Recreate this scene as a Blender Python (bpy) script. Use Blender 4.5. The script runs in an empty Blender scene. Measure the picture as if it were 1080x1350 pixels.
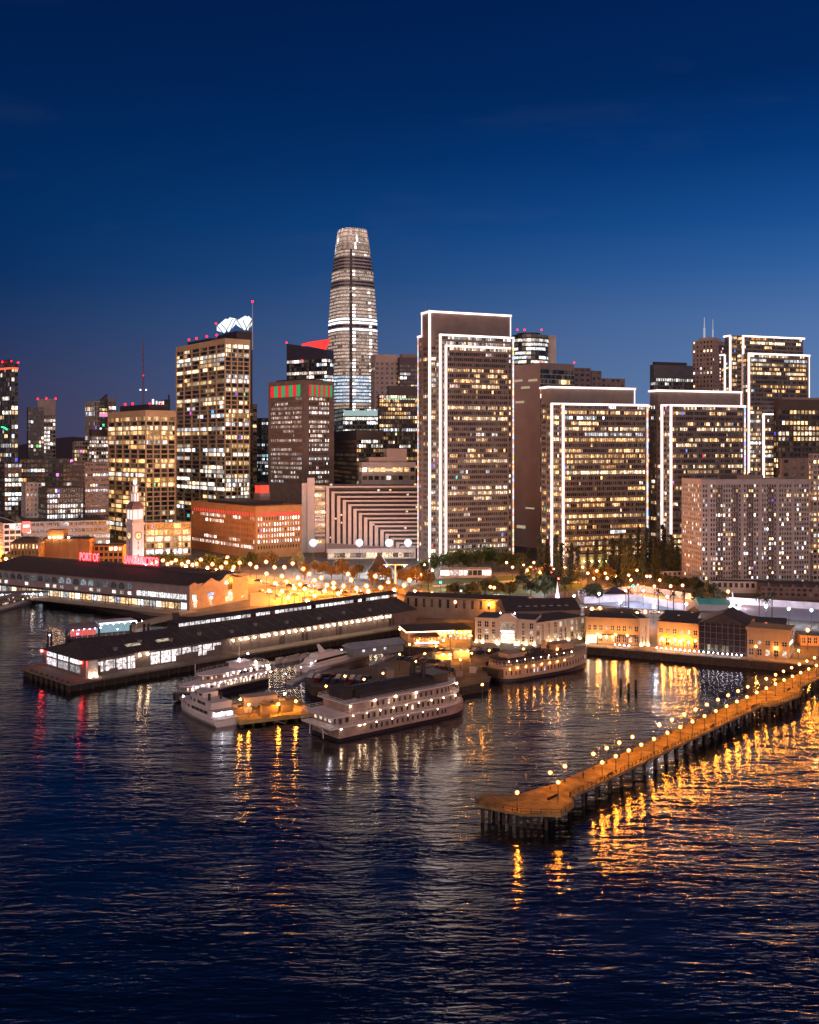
import bpy, bmesh, math, random
from mathutils import Vector, Matrix
R=random.Random(7)
S=bpy.context.scene; COL=S.collection
FL=1400.0; HZ=590.0; H=85.0; LZ=3.0
def at(x,D,z=0.0): return Vector(((x-540)*D/FL,D,z))
def gp(x,y,z=LZ): return at(x,(H-z)*FL/(y-HZ),z)
def zz(y,D): return H-(y-HZ)*D/FL
# ---------------------------------------------------------------- materials
MATS={}
def mat(name,col,rough=.8,metal=0,var=.18,scale=.25,emit=None,es=0,bump=0,spec=.5,sample=True):
    if name in MATS: return MATS[name]
    m=bpy.data.materials.new(name); m.use_nodes=True; nt=m.node_tree; b=nt.nodes['Principled BSDF']
    b.inputs['Roughness'].default_value=rough; b.inputs['Metallic'].default_value=metal
    b.inputs['Specular IOR Level'].default_value=spec
    tc=nt.nodes.new('ShaderNodeTexCoord')
    n=nt.nodes.new('ShaderNodeTexNoise'); n.inputs['Scale'].default_value=scale; n.inputs['Detail'].default_value=5
    nt.links.new(tc.outputs['Object'],n.inputs['Vector'])
    r=nt.nodes.new('ShaderNodeMapRange'); r.inputs['From Min'].default_value=.3; r.inputs['From Max'].default_value=.7
    r.inputs['To Min'].default_value=1-var; r.inputs['To Max'].default_value=1+var
    nt.links.new(n.outputs['Fac'],r.inputs['Value'])
    mx=nt.nodes.new('ShaderNodeVectorMath'); mx.operation='SCALE'; mx.inputs[0].default_value=col[:3]
    nt.links.new(r.outputs['Result'],mx.inputs['Scale']); nt.links.new(mx.outputs['Vector'],b.inputs['Base Color'])
    if bump:
        bp=nt.nodes.new('ShaderNodeBump'); bp.inputs['Strength'].default_value=bump
        nt.links.new(n.outputs['Fac'],bp.inputs['Height']); nt.links.new(bp.outputs['Normal'],b.inputs['Normal'])
    if emit:
        b.inputs['Emission Color'].default_value=(*emit,1); b.inputs['Emission Strength'].default_value=es
    m.cycles.emission_sampling='AUTO' if (emit and sample) else 'NONE'
    MATS[name]=m; return m
def lamp(name,col,es,sample=True): return mat(name,(.05,.05,.05),.5,emit=col,es=es,var=0,sample=sample)
def attr_mat(name,base,rough,strength,lo,hi,sample=False):
    m=bpy.data.materials.new(name); m.use_nodes=True; nt=m.node_tree; b=nt.nodes['Principled BSDF']
    b.inputs['Base Color'].default_value=(*base,1); b.inputs['Roughness'].default_value=rough
    a=nt.nodes.new('ShaderNodeAttribute'); a.attribute_name='lit'
    tc=nt.nodes.new('ShaderNodeTexCoord'); n=nt.nodes.new('ShaderNodeTexNoise'); n.inputs['Scale'].default_value=.9; n.inputs['Detail'].default_value=3
    nt.links.new(tc.outputs['Object'],n.inputs['Vector'])
    r=nt.nodes.new('ShaderNodeMapRange'); r.inputs['From Min'].default_value=.32; r.inputs['From Max'].default_value=.68
    r.inputs['To Min'].default_value=lo; r.inputs['To Max'].default_value=hi
    nt.links.new(n.outputs['Fac'],r.inputs['Value'])
    mx=nt.nodes.new('ShaderNodeVectorMath'); mx.operation='SCALE'
    nt.links.new(a.outputs['Color'],mx.inputs[0]); nt.links.new(r.outputs['Result'],mx.inputs['Scale'])
    nt.links.new(mx.outputs['Vector'],b.inputs['Emission Color']); b.inputs['Emission Strength'].default_value=strength
    m.cycles.emission_sampling='AUTO' if sample else 'NONE'; MATS[name]=m; return m
GLASS=attr_mat('window_glass',(.012,.014,.018),.22,1.0,.18,1.75)
LED=attr_mat('led_dots',(.3,.3,.3),.5,1.0,1,1)
# ---------------------------------------------------------------- mesh builder
class MB:
    def __init__(s): s.v=[];s.f=[];s.c=[];s.smooth=False
    def quad(s,a,b,c,d,col=None):
        i=len(s.v); s.v+=[a,b,c,d]; s.f.append((i,i+1,i+2,i+3)); s.c.append(col)
    def poly(s,pts,col=None):
        i=len(s.v); s.v+=list(pts); s.f.append(tuple(range(i,i+len(pts)))); s.c.append(col)
    def box(s,x0,x1,y0,y1,z0,z1,col=None,bottom=True):
        i=len(s.v)
        s.v+=[(x0,y0,z0),(x1,y0,z0),(x1,y1,z0),(x0,y1,z0),(x0,y0,z1),(x1,y0,z1),(x1,y1,z1),(x0,y1,z1)]
        F=[(0,1,5,4),(1,2,6,5),(2,3,7,6),(3,0,4,7),(4,5,6,7)]+([(3,2,1,0)] if bottom else [])
        for f in F: s.f.append(tuple(i+k for k in f)); s.c.append(col)
    def fbox(s,o,d,n,s0,s1,t0,t1,z0,z1,col=None):
        # box on a facade: s along d, t along outward normal n
        P=lambda a,t,z:(o[0]+d[0]*a+n[0]*t,o[1]+d[1]*a+n[1]*t,z)
        i=len(s.v)
        s.v+=[P(s0,t1,z0),P(s1,t1,z0),P(s1,t0,z0),P(s0,t0,z0),P(s0,t1,z1),P(s1,t1,z1),P(s1,t0,z1),P(s0,t0,z1)]
        fl=(d[0]*n[1]-d[1]*n[0])>0
        for f in [(0,1,5,4),(1,2,6,5),(2,3,7,6),(3,0,4,7),(4,5,6,7),(3,2,1,0)]:
            f=tuple(i+k for k in f); s.f.append(f[::-1] if fl else f); s.c.append(col)
    def fquad(s,o,d,n,s0,s1,t,z0,z1,col=None):
        P=lambda a,z:(o[0]+d[0]*a+n[0]*t,o[1]+d[1]*a+n[1]*t,z)
        q=[P(s0,z0),P(s1,z0),P(s1,z1),P(s0,z1)]
        if (d[0]*n[1]-d[1]*n[0])>0: q=q[::-1]
        s.quad(*q,col=col)
    def cyl(s,x,y,z0,z1,r0,r1=None,n=8,cap=True,axis=None):
        r1=r0 if r1 is None else r1; i=len(s.v)
        for k in range(n):
            a=2*math.pi*k/n; s.v.append((x+r0*math.cos(a),y+r0*math.sin(a),z0))
        for k in range(n):
            a=2*math.pi*k/n; s.v.append((x+r1*math.cos(a),y+r1*math.sin(a),z1))
        for k in range(n):
            j=(k+1)%n; s.f.append((i+k,i+j,i+n+j,i+n+k)); s.c.append(None)
        if cap: s.f.append(tuple(i+n+k for k in range(n))); s.c.append(None); s.f.append(tuple(i+k for k in range(n))[::-1]); s.c.append(None)
    def tube(s,a,b,r,n=5):
        a=Vector(a);b=Vector(b);d=(b-a).normalized(); u=d.orthogonal().normalized(); w=d.cross(u); i=len(s.v)
        for p in (a,b):
            for k in range(n):
                t=2*math.pi*k/n; s.v.append(tuple(p+u*math.cos(t)*r+w*math.sin(t)*r))
        for k in range(n):
            j=(k+1)%n; s.f.append((i+k,i+j,i+n+j,i+n+k)); s.c.append(None)
        s.f.append(tuple(i+k for k in range(n))[::-1]); s.f.append(tuple(i+n+k for k in range(n))); s.c+=[None,None]
    def ball(s,x,y,z,r,sz=1.0,nu=8,nv=5):
        i=len(s.v); s.v.append((x,y,z-r*sz))
        for a in range(1,nv):
            t=-math.pi/2+math.pi*a/nv
            for k in range(nu):
                p=2*math.pi*k/nu; s.v.append((x+r*math.cos(t)*math.cos(p),y+r*math.cos(t)*math.sin(p),z+r*sz*math.sin(t)))
        s.v.append((x,y,z+r*sz)); T=len(s.v)-1
        for k in range(nu):
            j=(k+1)%nu; s.f.append((i,i+1+j,i+1+k)); s.c.append(None)
            for a in range(nv-2):
                q=i+1+a*nu; s.f.append((q+k,q+j,q+nu+j,q+nu+k)); s.c.append(None)
            q=i+1+(nv-2)*nu; s.f.append((q+k,q+j,T)); s.c.append(None)
    def loft(s,rings,col=None,caps=True,closed=True):
        i=len(s.v); n=len(rings[0])
        for r in rings: s.v+=list(r)
        for a in range(len(rings)-1):
            for k in range(n if closed else n-1):
                j=(k+1)%n; s.f.append((i+a*n+k,i+a*n+j,i+(a+1)*n+j,i+(a+1)*n+k)); s.c.append(col)
        if caps:
            s.f.append(tuple(i+k for k in range(n))[::-1]); s.c.append(col); q=i+(len(rings)-1)*n
            s.f.append(tuple(q+k for k in range(n))); s.c.append(col)
    def gable(s,x0,x1,y0,y1,z0,z1,axis='x'):
        if axis=='x':
            m=(y0+y1)/2; s.quad((x0,y0,z0),(x1,y0,z0),(x1,m,z1),(x0,m,z1)); s.quad((x1,y1,z0),(x0,y1,z0),(x0,m,z1),(x1,m,z1))
            s.poly([(x0,y0,z0),(x0,m,z1),(x0,y1,z0)]); s.poly([(x1,y1,z0),(x1,m,z1),(x1,y0,z0)])
        else:
            m=(x0+x1)/2; s.quad((x0,y1,z0),(x0,y0,z0),(m,y0,z1),(m,y1,z1)); s.quad((x1,y0,z0),(x1,y1,z0),(m,y1,z1),(m,y0,z1))
            s.poly([(x0,y0,z0),(x1,y0,z0),(m,y0,z1)]); s.poly([(x1,y1,z0),(x0,y1,z0),(m,y1,z1)])
    def build(s,name,m,parent=None,smooth=False,kind=None):
        if not s.f: return None
        me=bpy.data.meshes.new(name); me.from_pydata([tuple(v) for v in s.v],[],s.f); me.materials.append(m)
        if any(c is not None for c in s.c):
            a=me.attributes.new('lit','FLOAT_COLOR','FACE')
            buf=[]
            for c in s.c: buf+= [c[0],c[1],c[2],1.0] if c else [0,0,0,1.0]
            a.data.foreach_set('color',buf)
        if smooth: me.polygons.foreach_set('use_smooth',[True]*len(me.polygons))
        me.update()
        o=bpy.data.objects.new(name,me); COL.objects.link(o); o.parent=parent
        if kind: o['kind']=kind
        return o
def thing(name,label,cat,loc=(0,0,0),rz=0,group=None):
    o=bpy.data.objects.new(name,None); COL.objects.link(o); o.location=loc; o.rotation_euler=(0,0,rz)
    o['label']=label; o['category']=cat
    if group: o['group']=group
    return o
def tag(o,label,cat,group=None):
    o['label']=label; o['category']=cat
    if group: o['group']=group
    return o
def kids(o): return [c for c in COL.objects if c.parent==o]
def dup(root,loc,rz=0,label=None,scale=None,tree=None):
    r=root.copy(); COL.objects.link(r); r.location=loc; r.rotation_euler=(0,0,rz)
    if label: r['label']=label
    if scale: r.scale=scale
    for ch in tree:
        c=ch[0].copy(); COL.objects.link(c); c.parent=r
        for g in ch[1]:
            d=g.copy(); COL.objects.link(d); d.parent=c
    return r
def treeof(root): return [(c,kids(c)) for c in kids(root)]
ORD='first second third fourth fifth sixth seventh eighth ninth tenth eleventh twelfth thirteenth fourteenth fifteenth sixteenth seventeenth eighteenth nineteenth twentieth twenty-first twenty-second twenty-third twenty-fourth twenty-fifth twenty-sixth twenty-seventh twenty-eighth twenty-ninth thirtieth'.split()
ORD+=["thirty-"+o for o in ORD[:9]]+["fortieth"]+["forty-"+o for o in ORD[:9]]
# ---------------------------------------------------------------- lit windows
PAL={'warm':[(1,.60,.28),(1,.70,.42),(1,.55,.22),(1,.82,.66)],'gold':[(1,.50,.16),(1,.60,.27),(1,.74,.46),(1,.55,.2)],
 'white':[(1,.93,.85),(.85,.92,1),(1,.88,.72),(.95,.97,1)],'mix':[(1,.7,.38),(1,.9,.75),(1,.8,.55),(.8,.88,1),(1,.62,.28)],
 'cool':[(.75,.87,1),(.9,.96,1),(.65,.85,.95)],'pink':[(1,.8,.72),(1,.86,.8),(1,.75,.6)]}
def litrow(n,p,pal,rp,bright=1.0,run=.75):
    cols=PAL['white' if (R.random()<.13 and run>0) else pal]; full=R.random()<rp; q=p if run==0 else .88 if full else min(.9,p*R.uniform(.05,1.6)**1.5*1.25); rc=R.choice(cols); rb=R.uniform(.5,1.5)
    out=[];on=R.random()<q
    for k in range(n):
        if R.random()>(run if not full else .3): on=R.random()<q
        if R.random()<.004: out.append(tuple(R.choice([(.1,.3,1),(1,.1,.1),(.1,1,.4),(.2,.5,1)])[j]*1.2 for j in range(3))); continue
        if on:
            c=rc if R.random()<.7 else R.choice(cols); b=1.25*bright*rb*R.choice([.3,.55,.85,1.2,2.1]); out.append((c[0]*b,c[1]*b,c[2]*b))
        else:
            b=R.random()**3*.10; out.append((b,b*.66,b*.34))
    return out
class Bld:
    def __init__(s,name,label,cat,xc,D,theta,gz=LZ,group=None):
        s.C=at(xc,D,gz); s.D=D; s.th=math.radians(theta); s.gz=gz
        s.root=thing(name,label,cat,s.C,s.th,group)
        s.X=Vector((math.cos(s.th),math.sin(s.th))); s.Y=Vector((-math.sin(s.th),math.cos(s.th)))
        s.parts={}; s.bands={}; s.bid=0
    def solve(s,px,dirn,y=0.0,x=0.0):
        k=(px-540)/FL; c=Vector((s.C.x,s.C.y))+s.Y*y+s.X*x; d=s.X if dirn=='x' else s.Y
        return (k*c.y-c.x)/(d.x-k*d.y)
    def z(s,y,lx=0,ly=0):
        D=s.C.y+s.X.y*lx+s.Y.y*ly; return zz(y,D)-s.gz
    def mb(s,name,m):
        k=(name,m.name)
        if k not in s.parts: s.parts[k]=(MB(),m)
        return s.parts[k][0]
    def face(s,o,d,n,L,z0,z1,wm,fp=3.8,bw=3,sp=.35,pw=.4,dep=.5,p=.3,pal='warm',rp=.1,bright=1,sub=1,run=.75,top=0,name='window_band',mull=None,rows=None,ends=0):
        nf=max(1,round((z1-z0-top)/fp)); fh=(z1-z0-top)/nf; L2=L-2*ends; m=max(1,round(L2/bw)); b=L2/m
        W=s.mb('wall',wm)
        for i in range(nf):
            zb=z0+i*fh
            W.fbox(o,d,n,.01,L-.01,-dep,0,zb,zb+sp*fh)
            B=s.bands.setdefault((name,round(zb*2),s.bid),MB())
            pp,rr,pl,br=p,rp,pal,bright
            if rows and i in rows: pp,rr,pl,br=rows[i]
            cs=litrow(m*sub,pp,pl,rr,br,run)
            for j in range(m*sub):
                B.fquad(o,d,n,ends+j*b/sub,ends+(j+1)*b/sub,-dep+.05,zb+sp*fh,zb+fh,cs[j])
        if top: W.fbox(o,d,n,.01,L-.01,-dep,.02,z1-top,z1)
        if ends:
            W.fbox(o,d,n,0,ends,-dep,.06,z0,z1); W.fbox(o,d,n,L-ends,L,-dep,.06,z0,z1)
        if mull is None:
            for j in range(m+1):
                a=ends+j*b; W.fbox(o,d,n,max(0,a-pw/2),min(L,a+pw/2),-dep,.05,z0,z1-top)
        else:
            M=s.mb('mullion',mull)
            for j in range(m+1):
                a=ends+j*b; M.fbox(o,d,n,max(0,a-pw/2),min(L,a+pw/2),-dep,-dep+.22,z0,z1-top)
    def block(s,x0,x1,y0,y1,z0,z1,wm,roofm=None,dep=.5,faces='LR',zg=None,core=None,**k):
        """block with glazed faces: R = y0 plane, L = x0 plane, E = x1 plane, B=y1 plane"""
        s.bid+=1; g=dict(k); kL=dict(k); kL.update(g.pop('L',{})); kL.pop('L',None)
        W=s.mb('wall',wm); e=dep+.02
        zg=z0 if zg is None else zg
        W.box(x0+(e if 'L' in faces else 0),x1-(e if 'E' in faces else 0),y0+(e if 'R' in faces else 0),y1-(e if 'B' in faces else 0),z0,z1-.05)
        if zg>z0:
            if 'R' in faces: W.box(x0+(e if 'L' in faces else 0),x1,y0+.02,y0+e+.01,z0,zg)
            if 'L' in faces: W.box(x0+.02,x0+e+.01,y0+.02,y1,z0,zg)
        if 'R' in faces: s.face((x0,y0),(1,0),(0,-1),x1-x0,zg,z1,wm,dep=dep,**g)
        if 'L' in faces: s.face((x0,y1),(0,-1),(-1,0),y1-y0,zg,z1,wm,dep=dep,**kL)
        if 'E' in faces: s.face((x1,y0),(0,1),(1,0),y1-y0,zg,z1,wm,dep=dep,**kL)
        s.mb('roof',roofm or M_roof).box(x0+.3,x1-.3,y0+.3,y1-.3,z1-.04,z1+.25)
        P=s.mb('parapet',wm)
        for a in ((x0-.03,x1+.03,y0-.03,y0+.32),(x0-.03,x1+.03,y1-.32,y1+.03),(x0-.03,x0+.32,y0+.32,y1-.32),(x1-.32,x1+.03,y0+.32,y1-.32)): P.box(*a,z1-.02,z1+.9)
    def done(s,maxb=100):
        for (nm,_),(m,mt) in s.parts.items(): m.build(nm,mt,s.root)
        ks=sorted(s.bands,key=lambda k:-len(s.bands[k].f)*1000-k[1])
        rest=MB()
        for i,k in enumerate(ks):
            if i<maxb-1: s.bands[k].build(k[0],GLASS,s.root)
            else:
                q=s.bands[k]; o=len(rest.v); rest.v+=q.v; rest.f+=[tuple(a+o for a in f) for f in q.f]; rest.c+=q.c
        r=rest.build('window_band',GLASS,s.root)
        if r: r['kind']='stuff'
        return s.root
M_roof=mat('roof_tar',(.06,.055,.055),.9)
M_conc=mat('concrete_tan',(.56,.40,.235),.85,var=.12,scale=.08)
M_concp=mat('concrete_pink',(.42,.33,.29),.85,var=.12,scale=.08)
M_brown=mat('stone_brown',(.26,.19,.155),.8,var=.12,scale=.1)
M_dark=mat('dark_cladding',(.055,.045,.042),.5,var=.2,scale=.1)
M_black=mat('black_metal',(.02,.02,.022),.5)
M_grey=mat('grey_cladding',(.22,.2,.2),.7,scale=.1)
M_beige=mat('beige_plaster',(.40,.36,.33),.85,scale=.1)
M_white=mat('white_paint',(.72,.68,.66),.5,var=.06)
M_brick=mat('orange_masonry',(.42,.20,.07),.85,var=.15,scale=.2)
M_ecw=mat('terrace_tower_stone',(.14,.11,.10),.7,var=.15,scale=.15)
M_metal=mat('pole_metal',(.16,.15,.15),.45,.4)
M_wood=mat('timber_pile',(.045,.035,.028),.9,var=.4,scale=1.2)
M_red=lamp('red_beacon',(1,.006,.025),7)
M_strip=lamp('white_light_strip',(1,.80,.70),7.5)
M_stripdim=lamp('soft_light_strip',(1,.78,.68),2.2,False)
def beacon(b,x,y,z,r=.9):
    m=b.mb('beacon',M_red); m.ball(x,y,z,r,nu=6,nv=4)

def halo_mat(name,col,e,fac):  # see-through glowing shell that imitates bloom round a light
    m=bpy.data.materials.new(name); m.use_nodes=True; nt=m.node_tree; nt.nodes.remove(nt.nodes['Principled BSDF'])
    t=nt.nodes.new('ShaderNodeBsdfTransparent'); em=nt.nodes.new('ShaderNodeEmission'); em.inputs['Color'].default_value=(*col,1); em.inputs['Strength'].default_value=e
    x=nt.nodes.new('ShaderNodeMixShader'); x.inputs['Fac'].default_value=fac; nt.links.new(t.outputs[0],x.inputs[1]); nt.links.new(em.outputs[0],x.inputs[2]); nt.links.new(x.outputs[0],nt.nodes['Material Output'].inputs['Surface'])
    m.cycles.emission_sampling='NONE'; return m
M_amberhalo=halo_mat('amber_lamp_halo',(1,.27,.05),3.2,.28)
M_redhalo=halo_mat('red_sign_halo',(1,.01,.02),1.5,.22)
M_striphalo=halo_mat('pink_strip_halo',(1,.62,.56),1.7,.20)
M_whitehalo=halo_mat('white_lamp_halo',(.78,.84,1),3.4,.30)
def beacon(b,x,y,z,r=.9):
    m=MB(); m.ball(x,y,z,r,nu=6,nv=4); m.build('beacon',M_red,b.root)
def strip(b,p,q,w=.72,m=None,name='light_strip'):
    k=MB(); h=w/2; lo=[min(p[i],q[i])-h for i in range(3)]; hi=[max(p[i],q[i])+h for i in range(3)]
    k.box(lo[0],hi[0],lo[1],hi[1],lo[2],hi[2]); o=k.build(name,m or M_strip,b.root)
    if m is None: k=MB(); e=.5; k.box(lo[0]-e,hi[0]+e,lo[1]-e,hi[1]+e,lo[2]-e,hi[2]+e); k.build('strip_halo',M_striphalo,o)  # added glowing box, stands in for the strip's bloom
def dots(b,p,q,w=.7,name='coloured_light_strip'):
    k=MB(); p=Vector(p);q=Vector(q); n=max(1,int((q-p).length/1.6)); cs=[(1,.75,.65),(1,.35,.1),(.3,.5,1),(1,.8,.7),(.9,.5,.15),(.7,.75,1)]
    for i in range(n):
        a=p.lerp(q,i/n); c=p.lerp(q,(i+.9)/n); g=R.choice(cs); g=tuple(x*R.uniform(.9,1.9) for x in g); h=w/2
        lo=[min(a[j],c[j])-h*.8 for j in range(3)]; hi=[max(a[j],c[j])+h*.8 for j in range(3)]
        k.box(lo[0],hi[0],lo[1],hi[1],lo[2],hi[2],g)
    k.build(name,LED,b.root)
# ---------------- the four lit slab towers
def slab_tower(label,xc,D,theta,slabs,style,group='office slab towers outlined in white lights'):
    """slabs front to back: (corner px, top px y, right px or None, depth m, dict opts)"""
    b=Bld('office_tower',label,'tower',xc,D,theta,group=group)
    y=0
    for (px,yt,pr,dep,o) in slabs:
        x0=b.solve(px,'x',y=y); ztop=b.z(yt,x0,y)
        x1=b.solve(pr,'x',y=y) if pr else x0+o['w']
        k=dict(fp=style['fp'],bw=1.55,sp=.42,pw=.28,dep=.4,p=style['p'],pal=style['pal'],rp=style['rp'],bright=style.get('b',.8),rows=o.get('rows'),mull=M_ecw,run=.7,top=o.get('blank',0))
        k['L']=dict(p=style['p']*.45,rp=.04,bw=1.7,ends=.9)
        b.block(x0,x1,y,y+dep,0,ztop,M_ecw,faces='LR',zg=b.z(o['yb'],x0,y) if 'yb' in o else 6,ends=1.1,**k)
        zt=ztop+.6; zb=max(b.z(o.get('sb',748),x0,y),1)
        sl=o.get('s','tl')
        g=.5
        if 't' in sl: strip(b,(x0-g,y-g,zt),(x1+g,y-g,zt))
        if 'c' in sl: strip(b,(x0-g,y-g,zb),(x0-g,y-g,zt-.8))
        if 'd' in sl: dots(b,(x0-g,y-g,zb),(x0-g,y-g,zt-.8))
        if 'r' in sl: strip(b,(x1+g,y-g,b.z(o['rb'],x1,y)),(x1+g,y-g,zt-.8),.5,M_stripdim)
        if 'R' in sl: dots(b,(x1+g,y-g,zb+4),(x1+g,y-g,zt-.8),.9)
        if 'e' in sl: strip(b,(x0-g,y,zt),(x0-g,y+dep,zt),.7)
        if 'b' in sl: strip(b,(x0-g,y+dep+g,b.z(o.get('bb',748),x0,y+dep)),(x0-g,y+dep+g,zt-.8),.5,M_stripdim)
        if 'B' in sl: dots(b,(x0-g,y+dep+g,b.z(o.get('bb',748),x0,y+dep)),(x0-g,y+dep+g,zt-.8),.6)
        y+=dep
    return b
bright={6:(.9,.9,'gold',1.2)}
b=slab_tower('tallest slab tower outlined in white lights, standing behind the lawn, stepped in three nested frames',588.5,740,23,[
 (588.5,457,671,7,dict(s='tcd'.replace('d','')+'',rows={})),
 (581,442.5,675.5,8,dict(s='tcR',blank=0)),
 (567,411.8,672,13,dict(s='tcerb'.replace('b','b'),rb=443,bb=446,blank=24)),
 (556,444.5,None,5,dict(w=50,s='tecdB'.replace('d','').replace('c','').replace('t',''),)),
],dict(fp=3.75,p=.34,pal='warm',rp=.14,b=.85))
m=MB(); z=b.z(411); m.cyl(-8,18,z,z+9,.25,.08,5); m.build('mast',M_metal,b.root)
# glazed side column of windows
b.done()
b=slab_tower('broad slab tower outlined in white lights, in front of the blank brown tower',743,722,20,[
 (743,534,852.5,7,dict(s='tcR')),
 (728,533.5,850,9,dict(s='tc',sb=745)),
 (724,511.5,835.5,12,dict(s='ter',rb=533,blank=11)),
 (719,513,None,6,dict(w=50,s='dB'.replace('B',''),sb=740)),
],dict(fp=3.75,p=.52,pal='gold',rp=.22,b=1.0)); b.done()
b=slab_tower('slab tower outlined in white lights with four bright verticals, behind the tall dark trees',885,742,20,[
 (885,535.5,981,6,dict(s='tcR',sb=716)),
 (873,535.5,979,7,dict(s='tc',sb=712)),
 (867.5,516,976,10,dict(s='teR'.replace('R','r'),rb=537,blank=10)),
 (861,536,None,5,dict(w=50,s='ce',sb=712)),
 (853,537,None,3,dict(w=50,s='teB'.replace('B','d'),sb=716)),
],dict(fp=3.75,p=.3,pal='warm',rp=.12,b=.85)); b.done()
b=slab_tower('slab tower outlined in white lights behind the balconied flats, its top stepped twice',987.5,905,20,[
 (1007,547,1040,4,dict(s='tc',sb=629,yb=640)),
 (987.5,467,1066,9,dict(s='tcr',sb=622,rb=526,yb=640)),
 (980,444,1059,9,dict(s='tc',sb=536,yb=640)),
 (963,443.5,None,8,dict(w=70,s='cer'.replace('r',''),sb=516,yb=640)),
 (956,468.5,None,6,dict(w=60,s='ce',sb=516,yb=640)),
],dict(fp=3.75,p=.38,pal='gold',rp=.2,b=1.0)); b.done()

# ---------------- tan concrete grid towers
def gridtower(label,xc,D,th,xl,xr,yt,nb_l,nb_r,yb,p,pal,rp,rows,bright=.9,wm=M_conc,fp=4.0,group=None,pent=None):
    b=Bld('office_tower',label,'tower',xc,D,th,group=group)
    W=b.solve(xr,'x'); L=b.solve(xl,'y'); zt=b.z(yt)
    b.block(0,W,0,L,0,zt,wm,zg=b.z(yb),dep=1.1,fp=fp,bw=W/nb_r,sp=.24,pw=.95,p=p,pal=pal,rp=rp,bright=bright,sub=3,run=.8,top=4.6,rows=rows,ends=.5,L=dict(bw=L/nb_l))
    if pent:
        x0,x1,y0,y1,h=pent; b.mb('penthouse',M_dark).box(x0*W,x1*W,y0*L,y1*L,zt+.3,zt+h)
    return b,W,L,zt
b,W,L,zt=gridtower('lower tan concrete grid tower behind the clock tower, two adjoining faces of square windows',192,900,38,142,232,542,5,4,725,.26,'gold',.16,{},group='tan concrete grid towers',pent=(.3,.95,.15,.9,6.5))
# force lit rows
for x,y in ((.35*W,.8*L),(.35*W,.6*L),(.8*W,.5*L),(.9*W,.3*L)): beacon(b,x,y,zt+8,1.1)
b.done()
b,W,L,zt=gridtower('tall tan concrete grid tower with red roof beacons, beside the orange masonry building',296.5,985,36,232,330,447,6,4,712,.24,'mix',.12,{},group='tan concrete grid towers',pent=(.1,.9,.3,.8,4))
for x,y in ((.2*W,.82*L),(.2*W,.66*L),(.2*W,.45*L),(.3*W,.3*L)): beacon(b,x,y,zt+7,1.1)
b.done()
# crown tower behind: lotus of lit glass plus spire
b=Bld('crowned_tower','dark tower whose lit white glass lotus crown and spire rise behind the tan tower','tower',312,1150,30)
L=b.solve(286,'y'); W=b.solve(333,'x'); z0=b.z(436); 
b.mb('wall',M_dark).box(0,W,0,L,0,z0)
M_crown=lamp('lit_crown_glass',(.85,.95,1),1.3,False)
for (x0,y0,x1,y1,xm,ym) in ((0,L,0,L*.2,0,L*.55),(0,L*.75,0,0,-2,L*.35),(0,0,W,0,W*.5,-2),(W*.4,0,W,.1,W*.9,0)):
    m=MB(); zz1=b.z(419); m.poly([(x0,y0,z0+6),((x0+x1)/2,(y0+y1)/2,z0+1),(x1,y1,z0+8),(x1,y1,z0+13),((x0+x1)/2+1,(y0+y1)/2,zz1+3),(x0,y0,z0+11)]); m.build('crown_petal',M_crown,b.root)
    m=MB(); m.tube((x0,y0,z0+12),((x0+x1)/2,(y0+y1)/2,z0-1),.5); m.tube((x1,y1,z0+14),((x0+x1)/2,(y0+y1)/2,z0-1),.5); m.build('crown_strut',M_metal,b.root)
m=MB(); m.cyl(W,0,z0-20,b.z(397),.9,.35,6); m.build('spire',mat('spire_metal',(.5,.5,.55),.4),b.root)
beacon(b,W,0,b.z(396),1.3); beacon(b,-1,L,b.z(419),1.2)
b.done()
# antenna mast & lit spiky crown building behind tower 1
b=Bld('antenna_mast','tall thin lattice mast rising behind the lower tan tower','mast',189,1500,0)
m=MB(); zt=b.z(448)
for i in range(3):
    a=i*2.094; m.tube((3*math.cos(a),3*math.sin(a),0),(.3*math.cos(a),.3*math.sin(a),zt),.35)
for k in range(40):
    t=k/40; r=3*(1-t)+.3; a=(k%3)*2.094; c=a+2.094; m.tube((r*math.cos(a),r*math.sin(a),t*zt),(r*math.cos(c),r*math.sin(c),(t+.025)*zt),.2,4)
m.build('lattice',mat('mast_paint',(.25,.08,.07),.6),b.root)
for y,x in ((514,-4),(514,4)): 
    k=MB(); k.ball(x,0,b.z(y),1.0); k.build('mast_light',lamp('cool_mast_light',(.8,.85,1),5,False),b.root)
beacon(b,0,0,b.z(495),.8); b.done()
b=Bld('spiky_roofed_tower','dark tower with a floodlit jagged roof just behind the lower tan tower','tower',206,1250,20)
W=b.solve(225,'x'); L=b.solve(198,'y'); z0=b.z(541)
b.mb('wall',M_dark).box(0,W,0,L,0,z0)
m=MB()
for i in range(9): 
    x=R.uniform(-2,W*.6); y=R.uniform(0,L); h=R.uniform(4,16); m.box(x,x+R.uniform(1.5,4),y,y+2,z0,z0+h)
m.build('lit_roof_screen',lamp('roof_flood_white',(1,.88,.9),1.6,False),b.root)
m=b.mb('penthouse',M_black); m.box(W*.55,W*.98,1,L,z0,z0+13); m.box(W*.85,W*.95,2,4,z0+13,z0+19)
m=MB(); m.cyl(W*.3,L*.5,z0,z0+28,.5,.1,5); m.build('mast',M_metal,b.root); b.done()
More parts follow.
